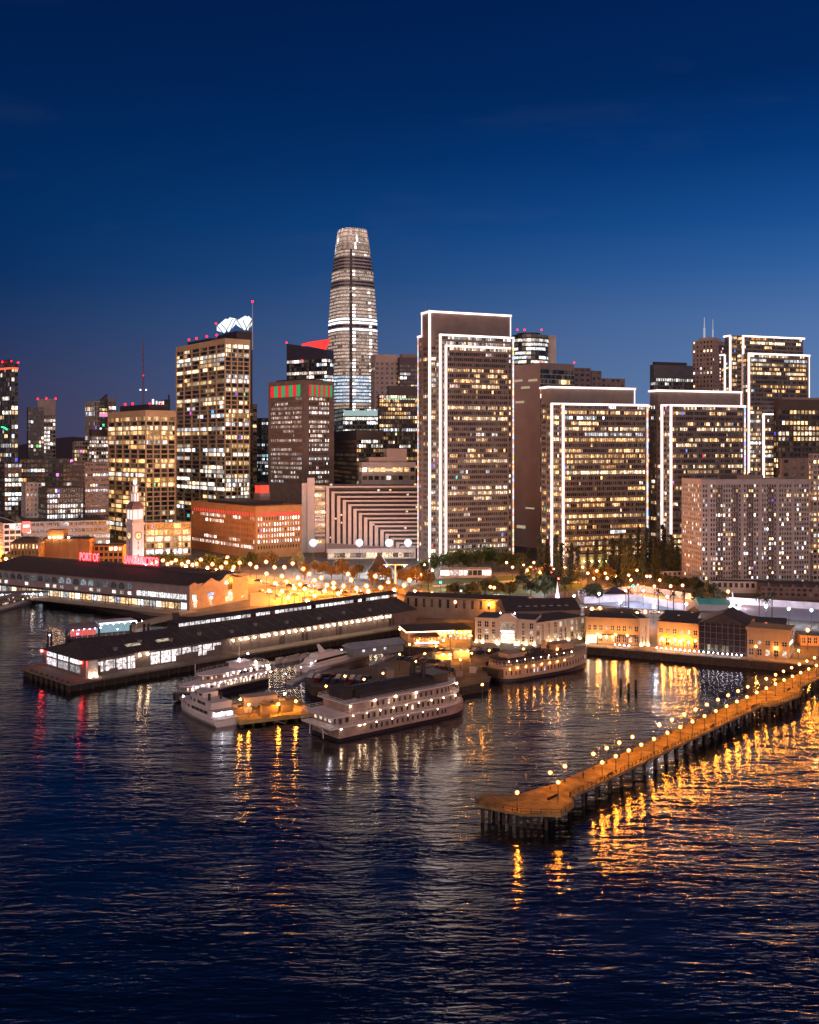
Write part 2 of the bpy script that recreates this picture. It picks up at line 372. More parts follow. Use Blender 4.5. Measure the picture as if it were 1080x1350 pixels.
# sliver + bluish block
def simple(name,label,cat,xc,D,th,xl,xr,yt,yb,wm,group=None,**k):
    b=Bld(name,label,cat,xc,D,th,group=group); W=b.solve(xr,'x'); L=b.solve(xl,'y') if xl is not None else k.pop('Ldep')
    k.pop('Ldep',None); zt=b.z(yt)
    g=dict(fp=4,bw=3,sp=.35,pw=.5,dep=.5); g.update(k)
    b.block(0,W,0,L,0,zt,wm,zg=max(0,b.z(yb)),**g); return b,W,L,zt
b,W,L,zt=simple('office_tower','narrow plain brown tower edge showing beside the tall tan tower','tower',333,1060,30,328,339,534,690,M_brown,p=.04,pal='warm',rp=0,bw=4); b.mb('penthouse',mat('maroon_cladding',(.16,.05,.05),.8)).box(0,W,0,L,zt-.1,zt+1); b.done()
b,W,L,zt=simple('office_tower','bluish glass block with few lit floors, between the tall tan tower and the striped crown','tower',345,1200,30,338,358,552,632,mat('blue_grey_glass',(.06,.075,.10),.4),p=.22,pal='cool',rp=.2,bw=2,bright=.8); b.done()
# red crowned dark tower
b=Bld('red_crowned_tower','dark glass tower topped by a glowing red sloping wedge','tower',431,1120,62)
W=b.solve(440,'x'); L=b.solve(378,'y'); zt=b.z(462); zh=b.z(450)
b.block(0,W,0,L,0,zt,mat('dark_purple_glass',(.05,.045,.065),.3),zg=b.z(505),faces='LR',fp=4.2,bw=3.2,sp=.3,pw=.3,dep=.3,p=.25,pal='pink',rp=.12,top=9)
m=MB(); m.poly([(0,L,zt),(0,0,zt),(0,0,zt+.8),(0,L,zh)]); m.build('glass_screen',MATS['dark_purple_glass'],b.root)
M_redcr=lamp('red_crown_glow',(1,.03,.02),1.6,False)
m=MB(); m.poly([(-.3,L*.62,zh-1.5),(-.3,.5,zt+.6),(W,W*.3,zh+4),(W*.4,L*.5,zh+1)]); m.poly([(0,L*.62,zh-1.5),(W,W*.3,zh+4),(W,W*.3,zh+1),(0,L*.62,zh-4)]); m.build('red_lit_wedge',M_redcr,b.root)
beacon(b,0,L,zh+1,1); beacon(b,-1,L*.6,zt-9,.8); b.done()
# red/green striped crown tower
b=Bld('striped_crown_tower','brown tower with a band of red and green lights round its top','tower',401,905,43)
W=b.solve(440.5,'x'); L=b.solve(354,'y'); zt=b.z(502)
kw=dict(fp=4.0,bw=1.55,sp=.45,pw=.5,dep=.6,p=.62,pal='pink',rp=.3,run=.85,top=14,ends=5.2,bright=1.25)
b.block(0,W,0,L,0,zt,mat('umber_stone',(.17,.13,.11),.8),zg=b.z(640),L=dict(ends=3.5),**kw)
b.mb('penthouse',M_dark).box(.15*W,.9*W,.2*L,.9*L,zt,zt+2.5)
GR=[lamp('crown_red',(1,.01,.03),.9,False),lamp('crown_green',(.0,.42,.12),.9,False)]
for fi,(n,span) in enumerate(((8,L),(10,W))):
    st=3.2 if fi==0 else 5; w=(span-st-(5 if fi==0 else 2))/n
    for i in range(n):
        m=MB(); a=(5 if fi==0 else 5)+i*w
        f=(i+(1 if fi==0 else 0))%2
        if fi==0: m.box(-.25,-.02,a+.3,a+w-.3,zt-13,zt-3)
        else: m.box(a+.3,a+w-.3,-.25,-.02,zt-13,zt-3)
        m.build('crown_light_panel',GR[f],b.root)
b.done()
# ---------------- rounded tapering skyscraper
D=1163; b=Bld('rounded_skyscraper','tallest tower, a tapering rounded shaft banded with light and glowing at its crown','skyscraper',463.5,D,0)
prof=[(300,37.5),(303,38.5),(315,42.5),(328,46),(342,50),(356,54.5),(373,57.5),(390,60),(408,62.5),(425,65),(470,66),(520,66),(560,66)]
def rad(y):
    for (a,wa),(c,wc) in zip(prof,prof[1:]):
        if a<=y<=c: return (wa+(wc-wa)*(y-a)/(c-a))/2*D/FL
    return prof[-1][1]/2*D/FL
def ring(y,z,off=0,n=48):
    r=rad(y)+off; o=[]
    for k in range(n):
        a=2*math.pi*(k+.5)/n+.5; c,s_=math.cos(a),math.sin(a); q=(abs(math.cos(a-.5))**3.2+abs(math.sin(a-.5))**3.2)**(-1/3.2)
        ext=1.0; o.append((r*q*math.cos(a)/1.09,r*q*math.sin(a)/1.09+r,z))
    return o
yb=545; y=yb; pitch=4.5; fl=0
W_=b.mb('sunshade',mat('pale_fin_metal',(.42,.38,.36),.5))
core=b.mb('wall',mat('shaft_core',(.05,.045,.045),.6)); core.loft([ring(600,0,-.6),ring(545,b.z(545),-.6)]+[ring(yy,b.z(yy),-.6) for yy in (500,470,425,408,390,373,356,342,328)],caps=False)
while y>329:
    z0=b.z(y); z1=b.z(y-pitch); r0=ring(y,z0); r1=ring(y-pitch,z1); n=len(r0)
    lo=ring(y,z0,.35); hi=ring(y,z0+ (z1-z0)*.40,.35); W_.loft([ring(y,z0,-.3),lo,hi,ring(y,z0+(z1-z0)*.40,-.3)],caps=False)
    yy=y-pitch/2
    dark=(338<yy<357) or (371<yy<378); blue=(497<yy<533)
    B=MB(); g_=(.02 if dark else (.95 if blue else .50))*R.uniform(.75,1.3); cc=(.66,.82,1) if blue else (1,.74,.56); ms=[g_*R.uniform(.7,1.2)*(.25 if R.random()<.06 else 1) for _ in range(n)]; cs=[tuple(v*q for v in cc) for q in ms]
    if 421<yy<427 or 432.5<yy<437.5: cs=[(1.9,1.95,2.1)]*n
    elif 427<yy<432.5: cs=litrow(n,.1,'white',0,.4)
    for k in range(n):
        j=(k+1)%n; a0=r0[k];a1=r0[j]; zq=z0+(z1-z0)*.40
        c=cs[k]
        if not dark and k in (31,32,38,43) and R.random()<.5 : c=tuple(q*2.6 for q in (1,.9,.82))
        B.quad((a0[0],a0[1],zq),(a1[0],a1[1],zq),(r1[j][0],r1[j][1],z1),(r1[k][0],r1[k][1],z1),c)
    B.build('window_band',GLASS,b.root); y-=pitch
cz=[(328,.32),(318,.5),(310,.62),(303,.75)]
for i,(yy,e) in enumerate(cz):
    y2=yy-(10 if i==0 else 8 if i<2 else 3); z0=b.z(yy); z1=b.z(max(300,yy-9)); r0=ring(yy,z0); r1=ring(max(300,yy-9),z1); B=MB(); n=len(r0)
    for k in range(n):
        j=(k+1)%n; g=e*R.uniform(.65,1.25); c=(g,g*.70,g*.54)
        if R.random()<.12: c=(2,1.8,1.7)
        B.quad(r0[k],r0[j],r1[j],r1[k],c)
    B.build('crown_screen',GLASS,b.root)
m=MB()
for yy in (329,323,317,311,305,301): m.loft([ring(yy,b.z(yy)-.35,.35),ring(yy,b.z(yy)+.35,.35)],caps=False)
for k in range(0,48,3):
    A=[ring(yy,b.z(yy),.3)[k] for yy in (329,317,303,300)]
    for p,q in zip(A,A[1:]): m.tube(p,q,.35,4)
m.build('crown_lattice',mat('crown_metal',(.4,.34,.3),.5),b.root)
b.mb('roof',M_roof).poly(ring(303,b.z(303),-.8)); beacon(b,-6,8,b.z(299),.9); b.done()
# buildings round its base
b,W,L,zt=simple('glass_office_block','white lit glass block with a glowing roof band at the foot of the tallest tower','office block',452,1090,12,437,499.5,539,572,mat('steel_glass',(.12,.15,.16),.3),p=.55,pal='white',rp=.5,bright=1.5,fp=4.6,bw=2.5)
m=MB(); m.box(1,W-1,-.5,0,zt-7,zt-1.5); m.build('lit_roof_band',lamp('roof_band_glow',(.6,.85,.85),.55,False),b.root); b.done()
b,W,L,zt=simple('office_block','dark office block with rows of dim gold windows below the bright glass block','office block',470,930,15,438,505,568,640,M_dark,p=.42,pal='gold',rp=.2,bw=2.2,bright=.7,top=8); b.done()
b,W,L,zt=simple('office_tower','beige tower with small square punched windows beside the tallest tower','tower',494,1130,14,489,527,478,560,mat('beige_stone',(.34,.28,.26),.8),p=.1,pal='warm',rp=0,fp=5.2,bw=5.6,sp=.55,pw=3.2)
m=b.mb('penthouse',M_concp); m.box(1,W-1,1,L+8,zt,zt+9)
b.done()
b,W,L,zt=simple('office_tower','dark purple stepped tower partly hidden behind the tallest outlined slab tower','tower',527,1128,14,524,556,472,560,mat('plum_cladding',(.11,.075,.085),.7),p=.12,pal='mix',rp=.0,fp=4.4,bw=4,sp=.4,pw=.6,top=7); b.mb('penthouse',M_grey).box(3,W,2,L,zt,zt+5); b.done()
b,W,L,zt=simple('office_tower','dark brown office tower with gold lit floors, left of the tallest outlined slab tower','tower',500,1000,14,498,556,521,625,mat('chocolate_cladding',(.085,.06,.055),.7),p=.4,pal='gold',rp=.15,fp=4.0,bw=2.2,bright=.8,rows={}); b.mb('penthouse',M_dark).box(.22*W,W,.1*L,.9*L,zt,zt+9)
m=MB()
for i in range(14): m.box(2+i*2.6,3.8+i*2.6,-.25,0,zt-4,zt-2.8,R.choice([(1,.05,.05),(1,.8,.5),(.1,.8,.3),(1,.3,.2)]))
m.build('coloured_lamp_row',LED,b.root); b.done()
b,W,L,zt=simple('rooftop_block','low beige stepped block with a lit recessed storey above the terraced hotel','building',477,860,14,473,548,611,660,M_beige,p=.2,pal='warm',rp=.1,fp=6,bw=5,sp=.5,pw=1.2,top=3.5)
m=b.mb('penthouse',M_concp); m.box(.48*W,.85*W,.2*L,.8*L+6,zt,zt+12); m.box(.15*W,.48*W,.3*L,.9*L+4,zt,zt+5)
m=MB(); m.box(.2*W,.7*W,-.15,.0,zt-6.2,zt-4.4); m.build('lit_recess',lamp('warm_recess',(1,.62,.32),1.1,False),b.root); b.done()
# ---------------- behind the outlined towers
b=Bld('round_tower','dark round glass tower with bright white floors behind the brown tower','tower',700,1050,0)
r=b.solve(726,'x'); n=28; zt=b.z(441); b.mb('wall',M_dark).cyl(0,r,0,zt,r-.5,n=n)
z=b.z(492)
while z<zt-1:
    cs=litrow(n,.35,'white',.45,1.2); B=MB()
    for k in range(n):
        a=2*math.pi*k/n; c=2*math.pi*(k+1)/n
        B.quad((r*math.cos(a),r+r*math.sin(a),z+1.5),(r*math.cos(c),r+r*math.sin(c),z+1.5),(r*math.cos(c),r+r*math.sin(c),z+4.2),(r*math.cos(a),r+r*math.sin(a),z+4.2),cs[k])
    B.build('window_band',GLASS,b.root); b.mb('spandrel',M_dark).loft([[(rr*math.cos(2*math.pi*k/n),r+rr*math.sin(2*math.pi*k/n),zq) for k in range(n)] for rr,zq in ((r-.4,z),(r+.3,z),(r+.3,z+1.5),(r-.4,z+1.5))],caps=False); z+=4.3
b.mb('side_wing',M_beige).box(r*.7,b.solve(737,'x'),r,2*r,0,zt+1); b.mb('penthouse',M_black).cyl(0,r,zt,zt+3,r*.6,n=12)
for x in (-13,-6,11): beacon(b,x,3,zt+5,.9)
b.done()
b=Bld('office_tower','blank brown tower with a finned upper face, behind the broad outlined tower','tower',712.5,860,33); M_blank=mat('pale_brown_stone',(.46,.37,.33),.8,var=.1,scale=.08)
W=b.solve(757,'x'); L=b.solve(674,'y'); zt=b.z(478.5)
m=b.mb('wall',M_blank); m.box(0,W,0,L,0,zt-.05)
b.face((0,0),(1,0),(0,-1),W,10,zt,M_blank,fp=4,bw=1.5,sp=.12,pw=.55,dep=-.02,p=.06,pal='warm',rp=.03,top=5)
b.mb('roof',M_roof).box(.5,W-.5,.5,L-.5,zt-.04,zt+.3)
for y0,y1,xa in ((499,502,.1),(508,511,.35),(498,501,.6),(527,530,.55),(695,699,.5),(670,672,.2)):
    m=MB(); m.box(-.12,0,L*xa,L*(xa+.3),b.z(y1),b.z(y0)); 
    for i in range(int(L*.3/2)):pass
    m.build('lit_window',lamp('dim_window',(1,.75,.5),.45,False),b.root)
beacon(b,1,1,zt+1,.8); beacon(b,W,0,zt+2,.8); b.done()
for i,(xl,xc,xr,yt,lab) in enumerate(((754,756,779,486,'plain mauve block stepping down beside the brown tower'),(778,780,793,490,'narrow mauve block with two lit windows, between two plain blocks'),(791,793,824,500,'low plain taupe block just above the broad outlined tower'))):
    b,W,L,zt=simple('office_tower',lab,'tower',xc,930+i*6,20,xl,xr,yt,520,mat('mauve_cladding',(.16,.12,.125),.8),p=.04,pal='warm',rp=0,fp=4.5,bw=5,sp=.6,pw=2.5,group='plain mauve blocks'); b.done()
b,W,L,zt=simple('office_tower','dark rounded office tower with white lit floors near the two masts','tower',862,1010,20,857,914,482,520,mat('slate_cladding',(.10,.10,.115),.6),p=.35,pal='white',rp=.3,fp=4.2,bw=2.4,top=12,bright=1.0); b.mb('penthouse',M_dark).box(3,W-5,3,L,zt,zt+4); b.done()
b,W,L,zt=simple('residential_tower','pinkish tower of small square windows with two white masts on its roof','tower',940,1060,50,913,962,449,530,mat('pink_stone',(.36,.27,.23),.8),p=.12,pal='warm',rp=0,fp=4.3,bw=3.8,sp=.5,pw=1.9,L=dict(bw=3.7))
m=MB(); m.box(.35*W,.8*W,-.4,-.02,zt-40,zt-3); m.build('lit_panel',mat('dark_panel',(.1,.05,.04),.5),b.root)
for i in range(10):
    for j in range(3):
        if R.random()<.75: m=MB(); m.box(.38*W+j*3.0,.38*W+j*3.0+2,-.6,-.41,zt-39+i*3.5,zt-37+i*3.5,R.choice([(1.5,1,.75),(1.5,.5,.35),(1.2,1,.9)])); m.build('panel_lamp',LED,b.root)
for x,w in ((.1*W,1.0),(.6*W,.7)):
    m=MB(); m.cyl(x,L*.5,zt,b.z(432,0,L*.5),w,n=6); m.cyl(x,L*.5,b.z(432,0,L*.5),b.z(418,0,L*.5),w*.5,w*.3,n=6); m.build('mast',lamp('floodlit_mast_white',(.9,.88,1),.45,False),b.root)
b.mb('penthouse',M_beige).box(.3,W*.5,.3,L*.7,zt,zt+3.5); b.done()
b,W,L,zt=simple('office_tower','dark tower with sparse lit windows at the edge of the skyline, behind the flats','tower',1026,760,14,1020,1110,528,640,mat('near_black_stone',(.075,.058,.05),.8),p=.22,pal='warm',rp=.08,fp=3.9,bw=3.0,sp=.35,pw=.7,top=7); b.mb('penthouse',M_brown).box(5,W,3,L,zt,zt+2.5); b.done()
b,W,L,zt=simple('apartment_block','grey brown block with a small penthouse just behind the balconied flats','building',1031,690,14,1028,1074,606,650,M_brown,p=.15,pal='warm',rp=0,fp=4.5,bw=6,sp=.5,pw=3); b.done()
b,W,L,zt=simple('apartment_block','slim apartment block with pink lit windows at the frame edge beside the balconied flats','building',1072,650,14,1066,1112,600,775,M_concp,p=.35,pal='warm',rp=.1,fp=3.2,bw=3,sp=.45,pw=1); b.done()
# ---------------- balconied apartment slab
b=Bld('apartment_tower','wide pale apartment tower with columns of balconies above the sports courts','apartment tower',925,610,8)
W=b.solve(1068,'x'); L=b.solve(899,'y'); zt=b.z(634); M_gg=mat('apartment_plaster',(.31,.275,.27),.85,var=.1,scale=.3)
b.block(0,W,0,L,0,zt,M_gg,dep=.45,zg=2,fp=2.85,bw=1.55,sp=.42,pw=.55,p=.2,pal='mix',rp=0,bright=1.7,run=0,L=dict(bw=2.8,pw=1.3,p=.3),ends=.6,top=2.2)
bay=W/22; nf=round((zt-2-2.2)/2.85); fh=(zt-2-2.2)/nf
pp=b.mb('wall',M_gg)
cols=[3,6.2,9.2,13.4,16.6,19.6]
for c in cols[:4]:
    for f in range(24):
        if f>=nf: break
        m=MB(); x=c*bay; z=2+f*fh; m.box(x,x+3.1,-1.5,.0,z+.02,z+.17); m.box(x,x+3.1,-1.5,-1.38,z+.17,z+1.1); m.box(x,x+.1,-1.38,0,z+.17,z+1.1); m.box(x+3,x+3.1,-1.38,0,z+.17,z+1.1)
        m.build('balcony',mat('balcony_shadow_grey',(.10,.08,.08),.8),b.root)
for c in (1.2,7.9,11.6,15.1,18.2): pp.box(c*bay,c*bay+1.7,-.35,0,0,zt)
b.mb('penthouse',M_brown).box(W*.35,W*.6,4,L-2,zt,zt+3)
b.done()
# ---------------------------------------------------------------- camera, sky, added fill light
cam=bpy.data.cameras.new('camera'); co=bpy.data.objects.new('camera',cam); COL.objects.link(co); S.camera=co
co.location=(0,0,H); co.rotation_euler=(math.pi/2,0,0); cam.sensor_fit='VERTICAL'; cam.sensor_height=24; cam.lens=FL/1350*24
cam.shift_y=-(675-HZ)/1350; cam.clip_start=1; cam.clip_end=60000
w=bpy.data.worlds.new('World'); S.world=w; w.use_nodes=True; nt=w.node_tree; bg=nt.nodes['Background']
tc=nt.nodes.new('ShaderNodeTexCoord'); sp=nt.nodes.new('ShaderNodeSeparateXYZ'); nt.links.new(tc.outputs['Generated'],sp.inputs[0])
def ramp(stops):
    r=nt.nodes.new('ShaderNodeValToRGB'); e=r.color_ramp.elements
    while len(e)<len(stops): e.new(.5)
    for k,(p,c) in enumerate(stops): e[k].position=p; e[k].color=(*c,1)
    r.color_ramp.interpolation='LINEAR'
    nt.links.new(sp.outputs['Z'],r.inputs['Fac']); return r
rl=ramp([(0,(.052,.040,.088)),(.03,(.048,.041,.095)),(.057,(.038,.042,.112)),(.113,(.013,.038,.125)),(.15,(.003,.030,.124)),(.203,(.0008,.028,.122)),(.30,(.0003,.0185,.095)),(.40,(.0002,.0115,.069)),(.52,(.0002,.0045,.030))])
rr=ramp([(0,(.15,.26,.50)),(.06,(.125,.23,.46)),(.113,(.086,.185,.43)),(.16,(.034,.13,.38)),(.203,(.010,.085,.315)),(.26,(.002,.045,.21)),(.32,(.0005,.024,.13)),(.40,(.0003,.0165,.10)),(.52,(.0002,.006,.038))])
mr=nt.nodes.new('ShaderNodeMapRange'); mr.inputs['From Min'].default_value=-.38; mr.inputs['From Max'].default_value=.38
nt.links.new(sp.outputs['X'],mr.inputs['Value'])
mx=nt.nodes.new('ShaderNodeMix'); mx.data_type='RGBA'; nt.links.new(mr.outputs['Result'],mx.inputs['Factor']); nt.links.new(rl.outputs['Color'],mx.inputs['A']); nt.links.new(rr.outputs['Color'],mx.inputs['B'])
# faint high cloud wisps
cn=nt.nodes.new('ShaderNodeTexNoise'); mp=nt.nodes.new('ShaderNodeMapping'); mp.inputs['Scale'].default_value=(3,3,14); nt.links.new(tc.outputs['Generated'],mp.inputs['Vector']); nt.links.new(mp.outputs['Vector'],cn.inputs['Vector']); cn.inputs['Scale'].default_value=1.6; cn.inputs['Detail'].default_value=6
cr=nt.nodes.new('ShaderNodeMapRange'); cr.inputs['From Min'].default_value=.60; cr.inputs['From Max'].default_value=.8; cr.inputs['To Max'].default_value=.05; nt.links.new(cn.outputs['Fac'],cr.inputs['Value'])
m2=nt.nodes.new('ShaderNodeMix'); m2.data_type='RGBA'; nt.links.new(cr.outputs['Result'],m2.inputs['Factor']); nt.links.new(mx.outputs['Result'],m2.inputs['A']); m2.inputs['B'].default_value=(.16,.16,.24,1)
st=nt.nodes.new('ShaderNodeTexSky'); st.sky_type='NISHITA'; st.sun_disc=False; st.sun_elevation=math.radians(-4); st.sun_rotation=math.radians(60)
ad=nt.nodes.new('ShaderNodeMix'); ad.data_type='RGBA'; ad.blend_type='ADD'; ad.inputs['Factor'].default_value=.004
nt.links.new(m2.outputs['Result'],ad.inputs['A']); nt.links.new(st.outputs['Color'],ad.inputs['B'])
nt.links.new(ad.outputs['Result'],bg.inputs['Color']); bg.inputs['Strength'].default_value=.9
sl=bpy.data.lights.new('facade_fill','SUN'); so=bpy.data.objects.new('facade_fill',sl); COL.objects.link(so)  # unseen warm fill from behind the camera, added to brighten facades
sl.energy=2.1; sl.color=(1,.63,.52); sl.angle=math.radians(80)
d=Vector((.0,1,-.20)).normalized(); so.rotation_euler=d.to_track_quat('-Z','Y').to_euler()
S.view_settings.view_transform='Standard'; S.view_settings.look='None'; S.view_settings.exposure=0; S.view_settings.gamma=1
S.cycles.use_denoising=True; S.cycles.sample_clamp_indirect=6; S.cycles.sample_clamp_direct=0; S.cycles.max_bounces=5; S.cycles.diffuse_bounces=2; S.cycles.glossy_bounces=3; S.cycles.use_light_tree=True; S.cycles.caustics_reflective=False; S.cycles.caustics_refractive=False
# ---------------------------------------------------------------- water
m=bpy.data.materials.new('bay_water'); m.use_nodes=True; nt=m.node_tree; b=nt.nodes['Principled BSDF']
b.inputs['Base Color'].default_value=(.002,.006,.013,1); b.inputs['Roughness'].default_value=.12; b.inputs['IOR'].default_value=2.0; b.inputs['Specular IOR Level'].default_value=.8
tc=nt.nodes.new('ShaderNodeTexCoord')
def wv(scale,sx,sy,rot,det,dist,amp):
    mp=nt.nodes.new('ShaderNodeMapping'); mp.inputs['Scale'].default_value=(sx,sy,1); mp.inputs['Rotation'].default_value=(0,0,rot)
    nt.links.new(tc.outputs['Object'],mp.inputs['Vector']); n=nt.nodes.new('ShaderNodeTexNoise'); n.inputs['Scale'].default_value=scale; n.inputs['Detail'].default_value=det; n.inputs['Distortion'].default_value=dist
    nt.links.new(mp.outputs['Vector'],n.inputs['Vector']); k=nt.nodes.new('ShaderNodeMath'); k.operation='MULTIPLY'; k.inputs[1].default_value=amp; nt.links.new(n.outputs['Fac'],k.inputs[0]); return k
ws=[wv(.34,.40,1.25,.07,2,.35,1.15),wv(.95,.45,1.2,-.12,3,.2,.50),wv(.09,.4,1.2,.2,2,0,1.9)]
a=ws[0]
for k in ws[1:]:
    s=nt.nodes.new('ShaderNodeMath'); s.operation='ADD'; nt.links.new(a.outputs[0],s.inputs[0]); nt.links.new(k.outputs[0],s.inputs[1]); a=s
# calm / ruffled patches
pn=nt.nodes.new('ShaderNodeTexNoise'); pn.inputs['Scale'].default_value=.02; pn.inputs['Detail'].default_value=2; nt.links.new(tc.outputs['Object'],pn.inputs['Vector'])
pr=nt.nodes.new('ShaderNodeMapRange'); pr.inputs['From Min'].default_value=.35; pr.inputs['From Max'].default_value=.65; pr.inputs['To Min'].default_value=.42; pr.inputs['To Max'].default_value=1.12; nt.links.new(pn.outputs['Fac'],pr.inputs['Value'])
s=nt.nodes.new('ShaderNodeMath'); s.operation='MULTIPLY'; nt.links.new(a.outputs[0],s.inputs[0]); nt.links.new(pr.outputs['Result'],s.inputs[1])
bp=nt.nodes.new('ShaderNodeBump'); bp.inputs['Strength'].default_value=1.0; bp.inputs['Distance'].default_value=.29; nt.links.new(s.outputs[0],bp.inputs['Height']); nt.links.new(bp.outputs['Normal'],b.inputs['Normal'])
M_water=m
k=MB(); k.poly([(-5000,-1500,0),(5000,-1500,0),(5000,12000,0),(-5000,12000,0)]); k.build('water',M_water,kind='structure')
# ---------------------------------------------------------------- land
shore=[(-300,764),(52,785),(110,793),(165,803),(200,812),(255,813),(345,801),(420,795),(549,822),(528,842),(535,853),(585,855),(528,868),(470,882),(402,893),(410,905),(470,912),(560,918),(612,905),(645,899),(640,872),(700,858),(775,853),(860,860),(1050,876),(1400,905)]
pts=[gp(x,y,LZ) for x,y in shore]
asph=mat('asphalt',(.12,.105,.09),.75,var=.35,scale=.12)
k=MB(); k.poly([tuple(p) for p in pts]+[(3000,420,LZ),(4900,5000,LZ),(4900,11900,LZ),(-4900,11900,LZ),(-4900,5000,LZ),(-3000,900,LZ)])
g=k.build('ground',asph,kind='structure')
bm=bmesh.new(); bm.from_mesh(g.data); bmesh.ops.triangulate(bm,faces=bm.faces[:]); bm.normal_update()
bm.to_mesh(g.data); bm.free()
k=MB()
for p,q in zip(pts,pts[1:]): k.quad((p.x,p.y,-2),(q.x,q.y,-2),(q.x,q.y,LZ-.02),(p.x,p.y,LZ-.02))
k.build('seawall_ground_edge',mat('seawall_stone',(.045,.035,.03),.9,var=.4,scale=.8),kind='structure')
def sheet(name,px,m,dz=.03,z=LZ):
    k=MB(); k.poly([tuple(gp(x,y,z)+Vector((0,0,dz))) for x,y in px]); o=k.build(name,m,kind='structure')
    bm=bmesh.new(); bm.from_mesh(o.data); bmesh.ops.triangulate(bm,faces=bm.faces[:]); bm.to_mesh(o.data); bm.free(); return o
M_grass=mat('park_grass',(.06,.11,.025),.95,var=.35,scale=.15)
M_pave=mat('pale_paving',(.40,.33,.25),.85,var=.15,scale=.3)
sheet('lawn_ground',[(548,770),(575,764),(640,761),(720,757),(765,765),(770,777),(700,785),(600,782),(560,778)],M_grass,.05)
sheet('lawn_path',[(570,772),(640,767),(705,764),(765,767),(765,769),(705,766),(640,769.3),(572,774)],M_pave,.09)
sheet('plaza_pavement',[(330,799),(345,799),(420,793),(545,815),(560,800),(470,772),(420,770),(330,782)],M_pave,.05)
sheet('waterfront_road',[(-100,742),(230,742),(330,757),(430,768),(560,783),(700,792),(800,800),(920,808),(1150,826),(1150,838),(920,816),(800,808),(700,799),(560,790),(430,779),(330,770),(230,752),(-100,752)],mat('road_asphalt',(.18,.155,.13),.7,var=.3,scale=.1),.08)
def lane(a,b_,n=26):
    k=MB(); p=gp(*a);q=gp(*b_); d=(q-p).normalized(); s=Vector((-d.y,d.x,0))*.22; L=(q-p).length
    i=0
    while i*9<L-4:
        u=p+d*(i*9);v=u+d*4; k.quad(tuple(u-s+Vector((0,0,.13))),tuple(v-s+Vector((0,0,.13))),tuple(v+s+Vector((0,0,.13))),tuple(u+s+Vector((0,0,.13)))); i+=1
    return k
M_mark=mat('road_paint',(.7,.68,.62),.6)
for a,b_ in (((330,763.5),(430,773.5)),((430,773.5),(560,786.5)),((560,786.5),(700,795.5)),((700,795.5),(920,812))): lane(a,b_).build('road_marking',M_mark,kind='structure')
sheet('quay_parking_ground',[(540,905),(520,890),(600,858),(640,858),(700,859),(640,873),(643,898),(600,905)],mat('quay_asphalt',(.16,.13,.10),.8,var=.3,scale=.2),.05)
sheet('promenade_pavement',[(776,852),(776,849),(860,853),(1050,870),(1200,882),(1200,886),(1050,875),(860,858.5)],M_pave,.06)
# far hills
k=MB(); hp=[(-260,590),(-60,586),(0,587),(20,583),(45,578),(75,575),(110,578),(150,585),(220,587),(500,586),(900,583),(1300,588)]
D=6500
ring1=[(at(x,D).x,D,0) for x,y in hp]; ring2=[(at(x,D).x,D+300,zz(y,D)) for x,y in hp]; ring3=[(at(x,D).x,D+2500,0) for x,y in hp]
k.loft([ring1,ring2,ring3],caps=False,closed=False); k.build('hills',mat('hill_scrub',(.035,.03,.045),1),kind='structure')
def merge(a,b):
    bpy.context.view_layer.update()
    A=Matrix.Translation(a.root.location)@a.root.rotation_euler.to_matrix().to_4x4()
    B=Matrix.Translation(b.root.location)@b.root.rotation_euler.to_matrix().to_4x4()
    for c in kids(b.root): c.parent=a.root; c.matrix_basis=A.inverted()@B@c.matrix_basis
    bpy.data.objects.remove(b.root)
M_lor=lamp('sodium_globe',(1,.33,.03),330)
M_lwarm=lamp('warm_wall_lamp',(1,.70,.42),60)
M_lwhite=lamp('cool_flood_lamp',(.70,.80,1),2600)
M_prom=lamp('promenade_globe',(1,.36,.05),700)
M_lpost=lamp('small_white_post_lamp',(.95,.85,1),45)
M_up=lamp('uplight_lens',(1,.72,.42),120)
def emb(b,name,m,*boxes,**k):
    q=MB()
    for x in boxes: q.box(*x)
    return q.build(name,m,b.root)
def ground_origin(x,y,z=LZ): return (H-z)*FL/(y-HZ)
# ================================================================ ferry hall
b=Bld('ferry_hall','long dark roofed market hall with a three gabled end wall, under the clock tower','hall',250,534,60)
W=b.solve(327,'x'); L=b.solve(-45,'y'); ev=b.z(772); M_hall=mat('hall_stone',(.27,.22,.22),.85,scale=.3); M_hroof=mat('hall_roof_tiles',(.075,.055,.055),.85,var=.3,scale=.4)
b.mb('wall',M_hall).box(.1,W-.1,.6,L,0,ev-.02)
outl=[(0,0),(0,ev)]
for px,y in ((256.6,768),(266,772.5),(279,762),(289,767.5),(300,757),(314,761.7),(327,762.6)):
    lx=b.solve(px,'x'); outl.append((lx,b.z(y,lx)))
outl.append((outl[-1][0],0))
k=MB(); k.loft([[(x,0,z) for x,z in outl],[(x,.58,z) for x,z in outl]]); k.build('gable_end_wall',M_hall,b.root)
rz_=b.z(757,b.solve(300,'x')); rx=W*.6; hip=b.solve(30,'y',x=rx)
k=MB(); k.quad((-.9,.6,ev),(-.9,L-14,ev),(rx,hip,rz_+2.2),(rx,.6,rz_)) ; k.quad((rx,.6,rz_),(rx,hip,rz_+2.2),(W+.5,L-14,ev+2),(W+.5,.6,ev+2)); k.poly([(-.9,L-14,ev),(W+.5,L-14,ev+2),(rx,hip,rz_+2.2)])
k.box(-.9,W+.5,L-14,L,ev-.3,ev+.1); k.build('roof',M_hroof,b.root)
k=MB(); k.box(rx-3,rx+3,8,hip-4,rz_-1,rz_+1.5); k.build('roof_ridge',M_hroof,b.root)
